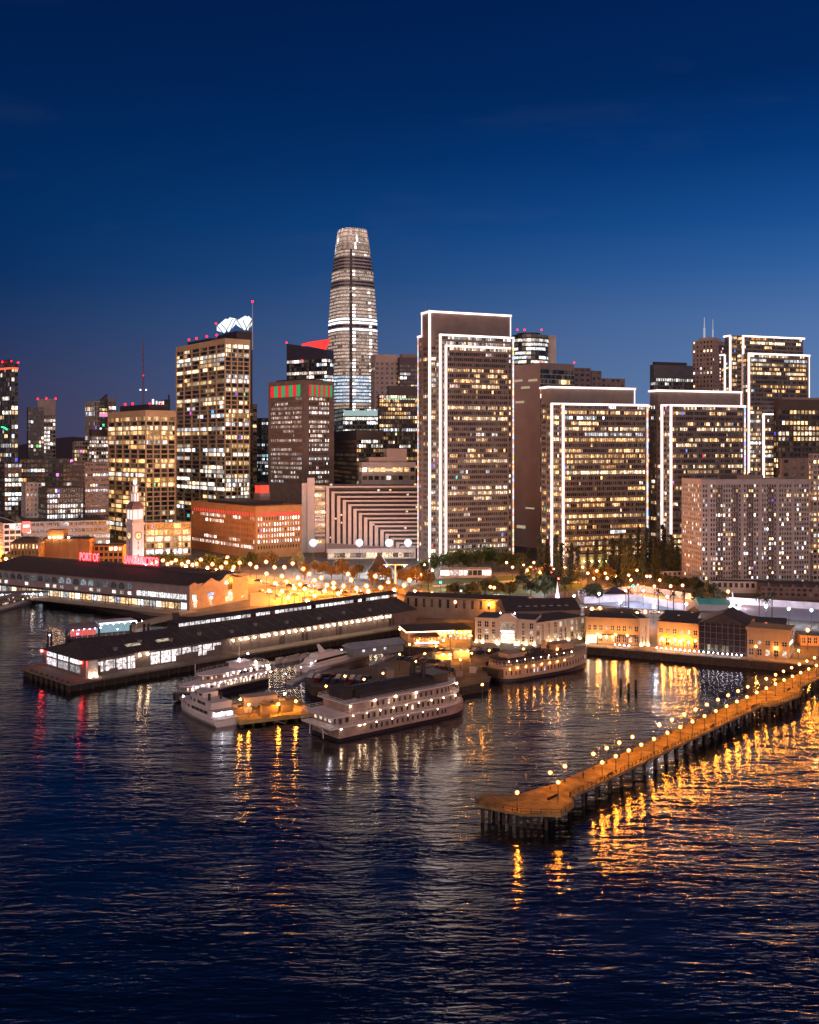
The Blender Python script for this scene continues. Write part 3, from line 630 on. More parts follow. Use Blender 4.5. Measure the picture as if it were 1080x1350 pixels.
# arcade: shopfronts, canopy, upper strip, arches
n=int(L/4.2)
for i in range(n):
    y=2+i*4.2
    if y>L-5: break
    q=MB(); c=R.choice([(1,.72,.45),(1,.8,.6),(1,.6,.3),(.9,.95,1)]); g=R.choice([.25,.8,1.3,2.2,.5]); q.quad((-.12,y+3.5,.4),(-.12,y,.4),(-.12,y,3.6),(-.12,y+3.5,3.6),tuple(v*g for v in c)); q.build('shopfront',GLASS,b.root)
q=MB(); q.box(-4.2,-.02,3,L,4.1,4.45); 
for i in range(0,n,2): q.box(-4.1,-3.8,4+i*4.2,4.3+i*4.2,0,4.1)
q.build('canopy',mat('canopy_slate',(.05,.05,.06),.7),b.root)
y1=b.solve(180,'y'); q=MB(); N=22
for i in range(N):
    y=2+i*(y1-2)/N; g=R.uniform(.7,1.6); q.quad((-.15,y+(y1-2)/N-.35,5.3),(-.15,y,5.3),(-.15,y,7.8),(-.15,y+(y1-2)/N-.35,7.8),(g,g*1.0,g*.98))
q.build('window_band',GLASS,b.root)
y=y1+3; i=0
while y<L-8 and i<26:
    q=MB(); pts=[(-.14,y+4,8)]+[(-.14,y+2+2*math.cos(t*math.pi/8),9.2+2*math.sin(t*math.pi/8)) for t in range(9)]+[(-.14,y,8)]
    g=R.choice([.03,.12,.3,.06]); q.poly(pts[::-1],(g*.7,g*.85,g)); q.build('arched_window',GLASS,b.root)
    if R.random()<.5: q=MB(); g=R.choice([.4,1,1.6]); q.quad((-.13,y+3,5.2),(-.13,y+.5,5.2),(-.13,y+.5,6.8),(-.13,y+3,6.8),(g,g*.9,g*.8)); q.build('window',GLASS,b.root)
    y+=5.6; i+=1
for px,c,z0,z1,w in ((256,(1.2,1.2,1.3),5,7.5,3),(257,(1.2,.75,.5),1,3.5,2.6),(278,(.35,.6,1.6),6,7.2,5),(278,(.9,.5,.3),.8,3.5,2.5),(302,(1.3,.9,.5),1,4,6),(320,(1,.7,.45),1.5,2.6,3)):
    x=b.solve(px,'x'); q=MB(); q.quad((x-w/2,-.08,z0),(x+w/2,-.08,z0),(x+w/2,-.08,z1),(x-w/2,-.08,z1),c); q.build('window',GLASS,b.root)
for px,z in ((298,11),(278,4.6),(257,4.4),(303,5)):
    x=b.solve(px,'x'); q=MB(); q.ball(x,-.6,z,.45); q.build('wall_lamp',M_lwarm,b.root)
q=MB(); x=b.solve(303,'x'); q.poly([(x-1.6,-.06,7),(x+2.2,-.06,7)]+[(x+.3+1.9*math.cos(t*math.pi/8),-.06,12+2*math.sin(t*math.pi/8)) for t in range(9)]); q.build('arched_window',GLASS,b.root)
b.done(); hall=b
# promenade apron along hall
k=MB(); P=[b.C+Vector((b.X.x*x+b.Y.x*y,b.X.y*x+b.Y.y*y,0)) for x,y in ((-14,-6),(0,-6),(0,L),(-14,L))]; k.poly([(p.x,p.y,LZ+.04) for p in P]); k.build('quay_pavement',M_pave,kind='structure')
# roof signs with letters
def sign(word,px0,px1,yb_,yt_,lab):
    lx=rx+.2; ya=hall.solve(px0,'y',x=lx); yc=hall.solve(px1,'y',x=lx); D=hall.C.y+hall.X.y*lx+hall.Y.y*ya
    z0=rz_+1.3; 
    loc=hall.C+Vector((hall.X.x*lx+hall.Y.x*ya,hall.X.y*lx+hall.Y.y*ya,z0))
    r=thing('roof_sign',lab,'sign',loc,hall.th-math.pi/2,'red neon roof signs of the market hall')
    cu=bpy.data.curves.new('letters','FONT'); cu.body=word; cu.size=1; cu.extrude=.04; tmp=bpy.data.objects.new('tmp',cu); COL.objects.link(tmp); bpy.context.view_layer.update()
    me=bpy.data.meshes.new_from_object(tmp); bpy.data.objects.remove(tmp)
    xs=[v.co.x for v in me.vertices]; ys=[v.co.y for v in me.vertices]; wd=ya-yc; hh=(yb_-yt_)*D/FL*.93
    for v in me.vertices: v.co=Vector(((v.co.x-min(xs))/(max(xs)-min(xs))*wd,v.co.z*3,(v.co.y-min(ys))/(max(ys)-min(ys))*hh+.5))
    me.materials.clear(); me.materials.append(lamp('neon_red',(1,.10,.13),6)); o=bpy.data.objects.new('lettering',me); COL.objects.link(o); o.parent=r
    q=MB(); q.box(-.3,wd+.3,.25,.4,.15,.45); q.box(-.3,wd+.3,.25,.4,hh+.2,hh+.4)
    for i in range(8): q.box(i*wd/7-.1,i*wd/7+.1,.42,.55,-1.5,hh+.4)
    q.build('frame',M_black,r)
    q=MB(); q.box(-.5,wd+.5,-.5,.2,.1,hh+.9); q.build('letter_halo',M_redhalo,r)  # added red glow shell imitating the halo of the letters
sign('PORT OF',105.5,130.5,740.5,729.5,'red neon roof sign reading PORT OF')
sign('SAN FRANCISCO',164,209,748.5,737,'red neon roof sign reading SAN FRANCISCO at the foot of the clock tower')
# clock tower
D=614; b=Bld('clock_tower','pale floodlit clock tower with tiered lit lanterns and a spire, above the market hall','clock tower',175,D,44)
M_tow=mat('tower_plaster',(.70,.64,.66),.8,var=.06,scale=.3); w=b.solve(189.5,'x'); c=w/2
Z=lambda y:zz(y,D+4)-LZ
k=b.mb('wall',M_tow); k.box(0,w,0,w,0,Z(692))
for a in (0,w-1.2):
    k.box(a,a+1.2,-.2,0,0,Z(692)); k.box(-.2,0,a,a+1.2,0,Z(692))
b.mb('cornice',M_tow).box(-.6,w+.6,-.6,w+.6,Z(692),Z(688.5)); 
def tier(nm,y0,y1,s,col,posts=3,m=None):
    lo=c-s/2; hi=c+s/2; z0,z1=Z(y0),Z(y1)
    q=MB(); q.box(lo+.5,hi-.5,lo+.5,hi-.5,z0,z1); q.build(nm,lamp('lantern_glow',col,1.5),b.root)
    q=b.mb('lantern_frame',M_tow)
    for i in range(posts):
        a=lo+i*(s-.5)/(posts-1); q.box(a,a+.5,lo-.02,lo+.48,z0,z1); q.box(lo-.02,lo+.48,a+.01,a+.51,z0,z1); q.box(a,a+.5,hi-.48,hi+.02,z0,z1); q.box(hi-.48,hi+.02,a+.01,a+.51,z0,z1)
    q.box(lo-.4,hi+.4,lo-.4,hi+.4,z1,z1+.6)
b.mb('belfry_wall',M_tow).box(.1,w-.1,.1,w-.1,Z(688.5),Z(684.5))
tier('lantern',684,672,w,(1,.80,.68),3)
q=MB(); lo,hi=c-w/2,c+w/2; s2=w*.32; q.loft([[(lo-.3,lo-.3,Z(671)),(hi+.3,lo-.3,Z(671)),(hi+.3,hi+.3,Z(671)),(lo-.3,hi+.3,Z(671))],[(lo,lo,Z(667)),(hi,lo,Z(667)),(hi,hi,Z(667)),(lo,hi,Z(667))],[(c-s2,c-s2,Z(661)),(c+s2,c-s2,Z(661)),(c+s2,c+s2,Z(661)),(c-s2,c+s2,Z(661))]]); q.build('tower_roof',mat('mauve_roof',(.22,.15,.18),.8),b.root)
tier('lantern',661,650.5,w*.52,(1,.85,.72),3); tier('lantern',650,641,w*.34,(1,.88,.78),2)
q=MB(); q.ball(c,c,Z(636),w*.17,1.3); q.build('lantern',lamp('cupola_glow',(1,.9,.8),1.8),b.root)
q=MB(); q.cyl(c,c,Z(633),Z(621),.28,.06,6); q.build('spire',M_tow,b.root)
for f in (0,1):
    q=MB(); n=20; r=w*.27; cz=Z(706); P=[(c+r*math.cos(2*math.pi*i/n),-.3,cz+r*math.sin(2*math.pi*i/n)) for i in range(n)]
    sw=lambda p:(p[1],p[0],p[2])
    P1=[(x,-.22,z) for x,y,z in P]; rim=[(c+(x-c)*1.25,-.22,cz+(z-cz)*1.25) for x,y,z in P]
    q.poly(P if f==0 else [sw(p) for p in P][::-1]); cf=q.build('clock_face',lamp('clock_glow',(1,.74,.36),1.1),b.root)
    q=MB()
    for i in range(n):
        j=(i+1)%n; a=[P[i],P[j],(rim[j][0],-.35,rim[j][2]),(rim[i][0],-.35,rim[i][2])]
        if f: a=[sw(p) for p in a][::-1]
        q.quad(*a)
    q.build('clock_rim',mat('clock_bronze',(.10,.06,.05),.6),cf)
    q=MB()
    for dx,dz in ((0,.75),(.5,.2)):
        a=(c,-.38,cz); e=(c+dx*r,-.38,cz+dz*r)
        if f:a=sw(a);e=sw(e)
        q.tube(a,e,.14,4)
    q.build('clock_hands',M_black,cf)
for f in (0,1):
    for zc in (Z(722),Z(732),Z(715)):
        q=MB(); bx=(c-.3,c+.3,-.06,.0,zc-1,zc+1) if f==0 else (-.06,0,c-.3,c+.3,zc-1,zc+1); q.box(*bx); q.build('slit_window',M_dark,b.root)
# floodlights on the hall roof that wash the shaft
for x,y in ((c,-9),(-9,c)):
    q=MB(); q.ball(x,y,b.z(744),.55); q.build('floodlight',lamp('pink_flood',(1,.84,.92),1100),b.root)
b.done()
# ================================================================ buildings between hall and towers
def low(name,label,cat,xc,D,th,xr,yt,wm,Ld=20,yb=None,group=None,cx=False,**k):
    b=Bld(name,label,cat,xc,D,th,group=group); W=b.solve(xr,'x'); zt=b.z(yt)
    g=dict(fp=4,bw=3,sp=.4,pw=.8,dep=.4); g.update(k); b.block(0,W,0,Ld,0,zt,wm,zg=1.0 if yb is None else b.z(yb),**g); return b,W,Ld,zt
b,W,L,zt=simple('office_block','low tan concrete block of wide square windows beside the orange masonry building','building',192,800,19,190.5,252,691,740,M_conc,p=.45,pal='gold',rp=.3,fp=5.2,bw=6.4,sp=.28,pw=1.1,dep=.8,sub=3,bright=1.0); b.done()
b=Bld('masonry_building','orange masonry building with a red lit cornice and a small red lit roof tower','building',337,781,38)
W=b.solve(398,'x'); L=b.solve(252,'y'); zt=b.z(669)
kw=dict(fp=4.0,bw=2.35,sp=.45,pw=1.25,dep=.35,p=.5,pal='pink',rp=.12,top=7.5,ends=1.5,bright=2.0)
b.block(0,W,0,L,0,zt,M_brick,zg=5,**kw)
M_rs=lamp('red_cornice_light',(1,.02,.03),1.3,False)
for i in range(26): q=MB(); a=3+i*(L-6)/26; q.box(-.35,-.06,a,a+.9,zt-6.6,zt-4.4); q.build('cornice_light',M_rs,b.root)
for i in range(24): q=MB(); a=3+i*(W-4)/24; q.box(a,a+.8,-.35,-.06,zt-6.6,zt-4.4); q.build('cornice_light',M_rs,b.root)
b.mb('cornice',M_brick).box(-.8,W+.5,-.8,L+.5,zt-.6,zt+.35)
b.mb('penthouse',M_dark).box(W*.1,W*.9,L*.2,L*.8,zt,zt+3)
x=W*.62;y=L*.35; b.mb('roof_tower',M_brown).box(x,x+9,y,y+9,zt,b.z(650,x,y)); q=MB(); q.box(x+.5,x+8.5,y+.5,y+8.5,b.z(650,x,y),b.z(640,x,y)); q.build('red_lit_lantern',lamp('lantern_red',(1,.05,.02),1.3,False),b.root)
q=b.mb('tower_roof',M_dark); q.box(x-.5,x+9.5,y-.5,y+9.5,b.z(640,x,y),b.z(638.6,x,y)); q.loft([[(x,y,b.z(638.6,x,y)),(x+9,y,b.z(638.6,x,y)),(x+9,y+9,b.z(638.6,x,y)),(x,y+9,b.z(638.6,x,y))],[(x+4,y+4,b.z(635,x,y)),(x+5,y+4,b.z(635,x,y)),(x+5,y+5,b.z(635,x,y)),(x+4,y+5,b.z(635,x,y))]])
b.done()
# terraced hotel
b=Bld('terraced_hotel','pale terraced hotel whose upright fins step down toward the outlined tower','hotel',428,830,4)
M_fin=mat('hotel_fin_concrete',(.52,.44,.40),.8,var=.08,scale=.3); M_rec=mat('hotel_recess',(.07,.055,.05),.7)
fx=[430,437,444.5,452,459,466,473,480,487,494,501.5,508,515,522,528]; ft=[640.5,647.8,653.7,659,664.5,670.5,676,682,687,692.3,698,703.5,708.7,714.5,719]
q=b.mb('wall',M_fin); q.box(b.solve(398,'x'),b.solve(405,'x'),.5,18,0,b.z(637)); q.box(b.solve(405.3,'x'),b.solve(415,'x'),-1.5,18,0,b.z(630))
for i,(x,yt) in enumerate(zip(fx,ft)):
    y=-i*3.2; x0=b.solve(x,'x',y=y); x1=b.solve(560,'x',y=y); z=b.z(yt,x0,y); fh=z
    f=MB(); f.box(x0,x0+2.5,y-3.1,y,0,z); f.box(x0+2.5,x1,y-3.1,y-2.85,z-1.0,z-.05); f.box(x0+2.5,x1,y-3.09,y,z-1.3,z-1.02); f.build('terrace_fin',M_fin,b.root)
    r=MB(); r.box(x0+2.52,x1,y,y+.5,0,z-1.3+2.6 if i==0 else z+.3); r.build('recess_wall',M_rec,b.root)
    g=MB(); n=int((x1-x0-3)/3)
    for j in range(n):
        if R.random()<.07: a=x0+3+j*3; c=R.choice(PAL['warm']); e=R.uniform(.8,1.6); g.quad((a,y-.06,z+.2),(a+1.8,y-.06,z+.2),(a+1.8,y-.06,z+1.6),(a,y-.06,z+1.6),tuple(v*e for v in c))
    for f_ in range(int(z/3)):
        if R.random()<.06: g.quad((x0+2.7,y-.06,2+f_*3),(x0+4,y-.06,2+f_*3),(x0+4,y-.06,3.3+f_*3),(x0+2.7,y-.06,3.3+f_*3),(1,.7,.4))
    g.build('window_band',GLASS,b.root)
x0=b.solve(415,'x'); x1=b.solve(429,'x'); 
b.mb('wall',M_fin).box(x0+.1,x1,1,18,0,b.z(640)-.1)
b.face((x0+.1,1),(1,0),(0,-1),x1-x0-.2,6,b.z(640),M_fin,fp=3.2,bw=2.7,sp=.4,pw=1.0,dep=-.02,p=.5,pal='gold',rp=.1,bright=1.1)
b.mb('roof',M_beige).box(b.solve(415,'x'),b.solve(556,'x'),.4,25,b.z(640)-.6,b.z(640)-.1)
yy=-len(fx)*3.2-2; xa=b.solve(432,'x',y=yy); xb=b.solve(548,'x',y=yy); b.mb('podium',M_fin).box(xa,xb,yy,-3,0,7.5)
for i in range(16):
    a=xa+1+i*(xb-xa-2)/16; g=MB(); e=R.choice([.3,.9,1.4,.1]); g.quad((a,yy-.06,1),(a+4,yy-.06,1),(a+4,yy-.06,4.5),(a,yy-.06,4.5),(e,e*.68,e*.42)); g.build('shopfront',GLASS,b.root)
b.done()
# left-hand city blocks
specs=[
 ('glass_tower','glass tower with a red lit top edge and a green arc at the skyline edge','tower',15,930,30,-60,24,479,660,mat('blue_glass',(.07,.09,.12),.3),dict(p=.22,pal='mix',rp=.1,bw=3,fp=4.2,sp=.25)),
 ('residential_tower','slender pale tower with three red beacons beside the dark green glass tower','tower',66,1090,40,50,73.5,527,640,M_beige,dict(p=.3,pal='pink',rp=.1,bw=3.2,fp=3.9,top=16)),
 ('glass_tower','dark green glass tower with scattered lit windows in front of the slender pale tower','tower',37,1040,8,35.5,58,538,640,mat('green_black_glass',(.02,.032,.03),.3),dict(p=.22,pal='pink',rp=.05,bw=2.6,fp=3.9)),
 ('residential_tower','pale slab tower with thin vertical ribs just before the lower tan tower','tower',125,1100,30,112,131,530,600,M_beige,dict(p=.16,pal='pink',rp=.0,bw=2.6,fp=5,sp=.2,pw=1)),
 ('glass_tower','black glass tower with a raised fin between two pale towers','tower',131,1120,14,129,142,528,600,mat('black_glass',(.02,.025,.03),.25),dict(p=.25,pal='mix',rp=.1,bw=2.6,fp=4)),
 ('residential_tower','faint tapering tower half hidden by the lower tan tower','tower',143,1200,10,141,153,530,600,mat('faded_stone',(.2,.17,.18),.8),dict(p=.05,pal='pink',rp=0,bw=4,fp=5)),
 ('apartment_block','brightly lit apartment block with vertical lit bays left of the lower tan tower','building',121,985,20,117,143,576,640,M_grey,dict(p=.5,pal='pink',rp=.1,bw=2.3,fp=3.6,bright=1.1)),
 ('apartment_block','smaller speckled apartment block next to the brightly lit one','building',98,1000,14,95.5,119,583,640,M_grey,dict(p=.3,pal='warm',rp=.05,bw=2.6,fp=3.8)),
 ('office_block','wide dark office block with few lights, above the white lit office block','building',26,960,6,20,97,606,668,M_dark,dict(p=.16,pal='mix',rp=.06,bw=3.2,fp=4.3)),
 ('office_block','brown office block with long thin rows of windows beside the lower tan tower','building',112,860,14,94,143,611,700,M_brown,dict(p=.14,pal='mix',rp=.1,bw=2.2,fp=4.3,sp=.55)),
 ('office_block','dark office block with several floors of bright white windows','building',62,830,16,50,110,645,700,mat('charcoal_stone',(.09,.075,.065),.7),dict(p=.5,pal='white',rp=.5,bw=2.1,fp=4.1,bright=1.1)),
 ('apartment_block','small beige block of punched windows left of the white lit office block','building',34,845,8,28,55,638,690,M_beige,dict(p=.16,pal='warm',rp=0,bw=3.2,fp=4,sp=.5,pw=1.8)),
 ('office_block','dark slab with scattered white windows near the frame edge','building',6,870,10,-20,29,612,700,M_dark,dict(p=.3,pal='white',rp=.1,bw=2.6,fp=4)),
 ('low_building','long low pale building with two rows of shop windows behind the columned hall','building',30,790,3,15,145,690,725,M_beige,dict(p=.4,pal='pink',rp=.2,bw=3,fp=5,sp=.5,bright=1.1)),
 ('low_building','white low building with a red lit sign at its corner','building',5,735,10,-20,28,692,730,M_white,dict(p=.3,pal='cool',rp=.1,bw=3.5,fp=4)),
]
for nm,lab,cat,xc,D,th,xl,xr,yt,yb_,wm,k in specs:
    b,W,L,zt=simple(nm,lab,cat,xc,D,th+math.degrees(math.atan((540-xc)/FL)),xl,xr,yt,yb_,wm,**k)
    if 'green arc' in lab:
        q=MB(); q.box(-.5,.1+0,1,L,zt-5,zt-3.4); q.box(0,W,-.5,0,zt-5,zt-3.4); q.build('red_edge_light',lamp('edge_red',(1,.12,.05),1.5,False),b.root); beacon(b,W,0,zt+1,1); beacon(b,0,L*.15,zt+2,1); beacon(b,0,0,zt+2,.8)
        q=MB(); 
        for t in range(6): q.tube((-.6,6+t*1.5,zt-58+2.4*math.sin(t/6*1.6)),(-.6,7.5+t*1.5,zt-58+2.4*math.sin((t+1)/6*1.6)),.7,4)
        q.build('green_arc_light',lamp('green_neon',(.05,1,.35),2.2,False),b.root)
        b.mb('penthouse',M_dark).box(2,W-4,2,L,zt,zt+4)
    if 'three red beacons' in lab:
        for x,y in ((0,L),(0,L*.3),(W,0)): beacon(b,x,y,zt+1.4,1)
    if 'raised fin' in lab:
        q=b.mb('roof_fin',M_dark); q.loft([[(W*.2,0,zt),(W,0,zt),(W,0,zt+7)],[(W*.2,8,zt),(W,8,zt),(W,8,zt+7)]])
        q=MB(); q.box(0,W*1.4,-.5,-.1,zt-17,zt-13.5); q.build('coloured_band',lamp('magenta_band',(1,.35,.75),.9,False),b.root)
    if 'tapering' in lab:
        b.mb('crown',mat('faded_stone',(.2,.17,.18),.8)).loft([[(0,0,zt),(W,0,zt),(W,5,zt),(0,5,zt)],[(-1.5,0,zt+4),(W+1.5,0,zt+4),(W+1.5,5,zt+4),(-1.5,5,zt+4)]])
    if 'vertical lit bays' in lab: b.mb('penthouse',M_dark).box(.3,W,.3,L,zt,zt+7)
    if 'red lit sign' in lab:
        x=b.solve(29,'x'); q=MB(); q.box(x,x+5.5,-1,-.3,zt-6,zt+2); q.build('sign_box',lamp('red_sign_face',(1,.1,.07),1.7,False),b.root); q=MB(); q.box(x+.6,x+4.9,-1.2,-1.02,zt-2.2,zt-.4); q.build('sign_panel',lamp('white_sign_face',(1,.9,.88),1.7,False),b.root)
    b.done()
# domed hall and art deco hall by the waterfront road
b=Bld('domed_hall','brown hall with a rounded roof near the columned hall','building',14,640,4)
W=b.solve(51,'x'); zt=b.z(718); b.block(0,W,0,14,0,zt,M_brick,zg=1,p=.35,pal='warm',rp=.1,fp=4,bw=2.2,pw=1)
q=MB(); q.loft([[(x,y,zt+.3+ h) for x,y in ((W*s_,14*s_),(W*(1-s_),14*s_),(W*(1-s_),14*(1-s_)),(W*s_,14*(1-s_)))] for s_,h in ((0,0),(.06,1.5),(.16,3),(.3,3.8))]); q.build('domed_roof',mat('dome_copper',(.09,.065,.055),.8),b.root); b.done()
b=Bld('columned_hall','orange lit hall with four bright vertical columns of light on its front','building',54,655,3)
W=b.solve(118,'x'); zt=b.z(711); m=b.mb('wall',M_brick); m.box(0,W,0,16,0,zt)
x=b.solve(62,'x'); x2=b.solve(83,'x'); m.box(x,x2,1,12,zt,b.z(699))
for px in (65,75,84.5,94):
    x=b.solve(px,'x'); q=MB(); q.box(x-.25,x+.25,-.5,-.1,1.5,8.5); q.build('column_light',lamp('column_glow',(1,.75,.55),3.5),b.root)
for px in (54,60,70,80,89,101,108):
    x=b.solve(px,'x'); m.box(x-.5,x+.5,-.6,0,0,zt+.4)
for px in (66,72,77,81,91):
    x=b.solve(px,'x'); q=MB(); q.ball(x,-.8,zt+1.2,.5); q.build('parapet_lamp',M_lwarm,b.root)
b.mb('roof',M_roof).box(.3,W-.3,.3,15.7,zt-.02,zt+.3)
b.done()
b,W,L,zt=low('annex_building','plain orange low annex between the columned hall and the clock tower','building',118,665,2,162,721,M_brick,p=.1,pal='warm',rp=0,Ld=14); b.done()
# ================================================================ pier shed
b=Bld('pier_shed','long dark roofed pier shed with a lit glazed end wall and wall lamps','pier shed',110,379,45)
W=b.solve(549,'x'); L=b.solve(58.5,'y'); zt=6.3; M_sh=mat('shed_wall',(.17,.14,.13),.8,scale=.3); M_shr=mat('shed_roof',(.055,.046,.048),.85,var=.3,scale=.5)
b.mb('wall',M_sh).box(0,W,0,L,0,zt)
rd=10.5
q=MB(); q.quad((-1,-1,zt-.2),(W,-1,zt-.2),(W,L*.5,rd),(6,L*.5,rd)); q.quad((W,L+1,zt-.2),(-1,L+1,zt-.2),(6,L*.5,rd),(W,L*.5,rd)); q.poly([(-1,L+1,zt-.2),(-1,-1,zt-.2),(6,L*.5,rd)]); q.poly([(W,-1,zt-.2),(W,L+1,zt-.2),(W,L*.5,rd)]); q.build('roof',M_shr,b.root)
mx0=b.solve(228,'x',y=L*.5); q=MB(); q.box(mx0,W-2,L*.5-4,L*.5+4,rd-2,rd+.6); q.gable(mx0-.6,W-1,L*.5-4.6,L*.5+4.6,rd+2.0,rd+3.1); q.build('monitor_roof',M_shr,b.root)
q=MB(); n=48; 
for i in range(n):
    x=mx0+i*(W-2-mx0)/n; g=R.choice([.0,.5,.9,1.5]) if i>6 else .8
    q.quad((x+.2,L*.5-4.08,rd+.62),(x+(W-2-mx0)/n-.2,L*.5-4.08,rd+.62),(x+(W-2-mx0)/n-.2,L*.5-4.08,rd+1.9),(x+.2,L*.5-4.08,rd+1.9),(g,g*.95,g*.98))
q.build('clerestory_band',GLASS,b.root)
q=MB(); q.box(mx0+.1,W-2.1,L*.5-3.98,L*.5+4,rd+.61,rd+2.0); q.build('monitor_wall',M_dark,b.root)
sl_=(rd-(zt-.2))/(L*.5+1)
for i in range(28):
    x=10+i*5.6; 
    if x>W-3: break
    q=MB(); 
    for t in range(1): q.quad((x,-.9,zt-.13+.02),(x+.22,-.9,zt-.11),(x+.22,L*.5-4.2,zt-.13+(L*.5-3.2)*sl_),(x,L*.5-4.2,zt-.13+(L*.5-3.2)*sl_))
    q.build('roof_seam',M_metal,b.root)
for i,(x,y) in enumerate(((14,3),(26,6),(38,3.5),(52,5),(66,3),(80,6),(95,4),(112,3),(128,5),(143,4))):
    z=zt-.2+(y+1)*sl_; q=MB(); q.box(x,x+1.2,y,y+1.2,z-.3,z+1.0); q.box(x-.15,x+1.35,y-.15,y+1.35,z+1.0,z+1.15); q.build('roof_vent',M_grey,b.root)
for x in (20,33): y=6.5; z=zt-.2+(y+1)*sl_; q=MB(); q.quad((x,y-2.2,z-2.2*sl_+.12),(x+6,y-2.2,z-2.2*sl_+.12),(x+6,y,z+.12),(x,y,z+.12),(.5,.42,.3)); q.build('skylight',GLASS,b.root)
# glazed end
for i in range(3):
    y=L-2.2-i*(L-3)/3; w_=(L-3)/3-1.4
    for z0,z1,g in ((4.0,5.6,1.3),(.9,3.4,(.9,.45,.25)[i])):
        q=MB(); q.quad((-.08,y,z0),(-.08,y-w_,z0),(-.08,y-w_,z1),(-.08,y,z1),(g,g*.92,g*.97)); wo=q.build('window',GLASS,b.root)
        q=MB(); q.box(-.14,-.05,y-w_/2-.08,y-w_/2+.08,z0,z1); q.build('window_frame',M_black,wo)
for y,z in ((L+.3,5.4),(.2,5.3)): q=MB(); q.ball(-.8,y,z,.5); q.build('red_marker_lamp',lamp('red_marker',(1,.04,.03),45),b.root)
# side: big windows then lamps
def sx(px): return b.solve(px,'x')
for px,g,z0,z1 in ((126,.9,3.4,4.6),(139,1.3,1.0,4.8),(149.5,.9,1.6,4.8),(161.5,1.3,.8,4.8),(172,1.5,.4,5),(204.5,1.6,.6,5),(216,1.8,.5,5),(226,2.2,.5,5),(236,1,2.5,5),(246.5,1.2,2.8,5),(257,.8,2.8,4.8),(267,1.4,1,5),(277,1.8,2.4,5),(286,1.5,4,4.9)):
    x=sx(px); q=MB(); q.quad((x-1.9,-.07,z0),(x+1.9,-.07,z0),(x+1.9,-.07,z1),(x-1.9,-.07,z1),(g*.75,g*.66,g*.64)); wo=q.build('window',GLASS,b.root); q=MB(); q.box(x-.08,x+.08,-.12,-.03,z0,z1); q.box(x-1.9,x+1.9,-.13,-.04,(z0+z1)/2-.06,(z0+z1)/2+.06); q.build('window_frame',M_black,wo)
px=183.0
pl=[183,193.5]+[x for x in [306,316,323]]+[325,334.5,344,353.5,362.5,371.5,380,388.5,397.5,406,414.5,423,431,439.5,447.5,455.5,463,471,478.5,486.5,494,502,509]
for px in pl:
    x=sx(px); q=MB(); q.ball(x,-.9,4.9,.36,nu=8); q.tube((x,0,5.2),(x,-.9,5.2),.06,4); q.build('wall_lamp',M_lwarm,b.root)
for i in range(34):
    x=8+i*(W-10)/34; q=MB(); q.box(x-.25,x+.25,-.22,-.0,0,zt-.25); q.build('pilaster',M_sh,b.root)
for px in (345,404,431,446,472,494,497,505,512):
    x=sx(px)+1.5; q=MB(); g=R.choice([.5,.9,1.4]); q.quad((x-.8,-.06,3.9),(x+.8,-.06,3.9),(x+.8,-.06,5.5),(x-.8,-.06,5.5),(g,g*.85,g*.75)); q.build('window',GLASS,b.root)
for px in (402,447,516,371):
    x=sx(px); q=MB(); q.box(x-1.8,x+1.8,-.06,0,.05,3.6); q.build('loading_door',M_dark,b.root)
q=MB(); q.box(.8,4.5,-2.2,-.3,0,5.8); q.build('lit_tent',mat('tent_canvas',(.7,.65,.6),.8),b.root)
for x in (1.2,3.6): q=MB(); q.ball(x,-2.9,.4,.35); q.build('tent_lamp',M_lwarm,b.root)
b.done(); shed=b
# its deck on piles
pf=thing('pier_deck','timber pier deck on dark piles carrying the long pier shed','pier',b.C,b.th)
q=MB(); q.box(-9,W+4,-7,L+3,-.6,-.03+.05); q.build('deck',mat('pier_deck_planks',(.16,.13,.11),.85,var=.25,scale=.6),pf)
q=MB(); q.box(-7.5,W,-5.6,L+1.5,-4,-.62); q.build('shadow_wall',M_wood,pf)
for i in range(40):
    x=-8.5+i*4.4
    q=MB(); q.cyl(x,-6.4,-4.5,-.3,.38,n=6); q.build('pile',M_wood,pf)
for i in range(8):
    q=MB(); q.cyl(-8.4,-5+i*4,-4.5,.6,.42,n=6); q.build('pile',M_wood,pf)
# small dark roofs beyond the shed toward the plaza
b,W,L,zt=low('low_building','flat dark roofed shed end by the orange lit plaza','shed',409,556,30,470,792,M_sh,p=.1,pal='white',rp=0,Ld=10,fp=5); b.done()
b,W,L,zt=low('low_building','long low beige building with three lit windows behind the restaurant','building',533,515,-17,694,788,mat('lowrise_buff',(.24,.19,.15),.85),p=.04,pal='pink',rp=0,Ld=14,fp=6,bw=4,sp=.5,pw=2.6); b.mb('roof',M_roof).gable(0,W,-.3,14,zt+.3,zt+2.2); b.done()
q=None
b=Bld('peaked_roof_hall','dark pyramid roofed hall behind the seaward end of the shed','building',500,560,20)
W=b.solve(541,'x'); zt=b.z(785); b.mb('wall',M_sh).box(0,W,0,14,0,zt); b.mb('roof',M_shr).loft([[(-.6,-.6,zt),(W+.6,-.6,zt),(W+.6,14.6,zt),(-.6,14.6,zt)],[(W*.35,5,b.z(772)),(W*.6,5,b.z(772)),(W*.6,8,b.z(772)),(W*.35,8,b.z(772))]]); b.done()
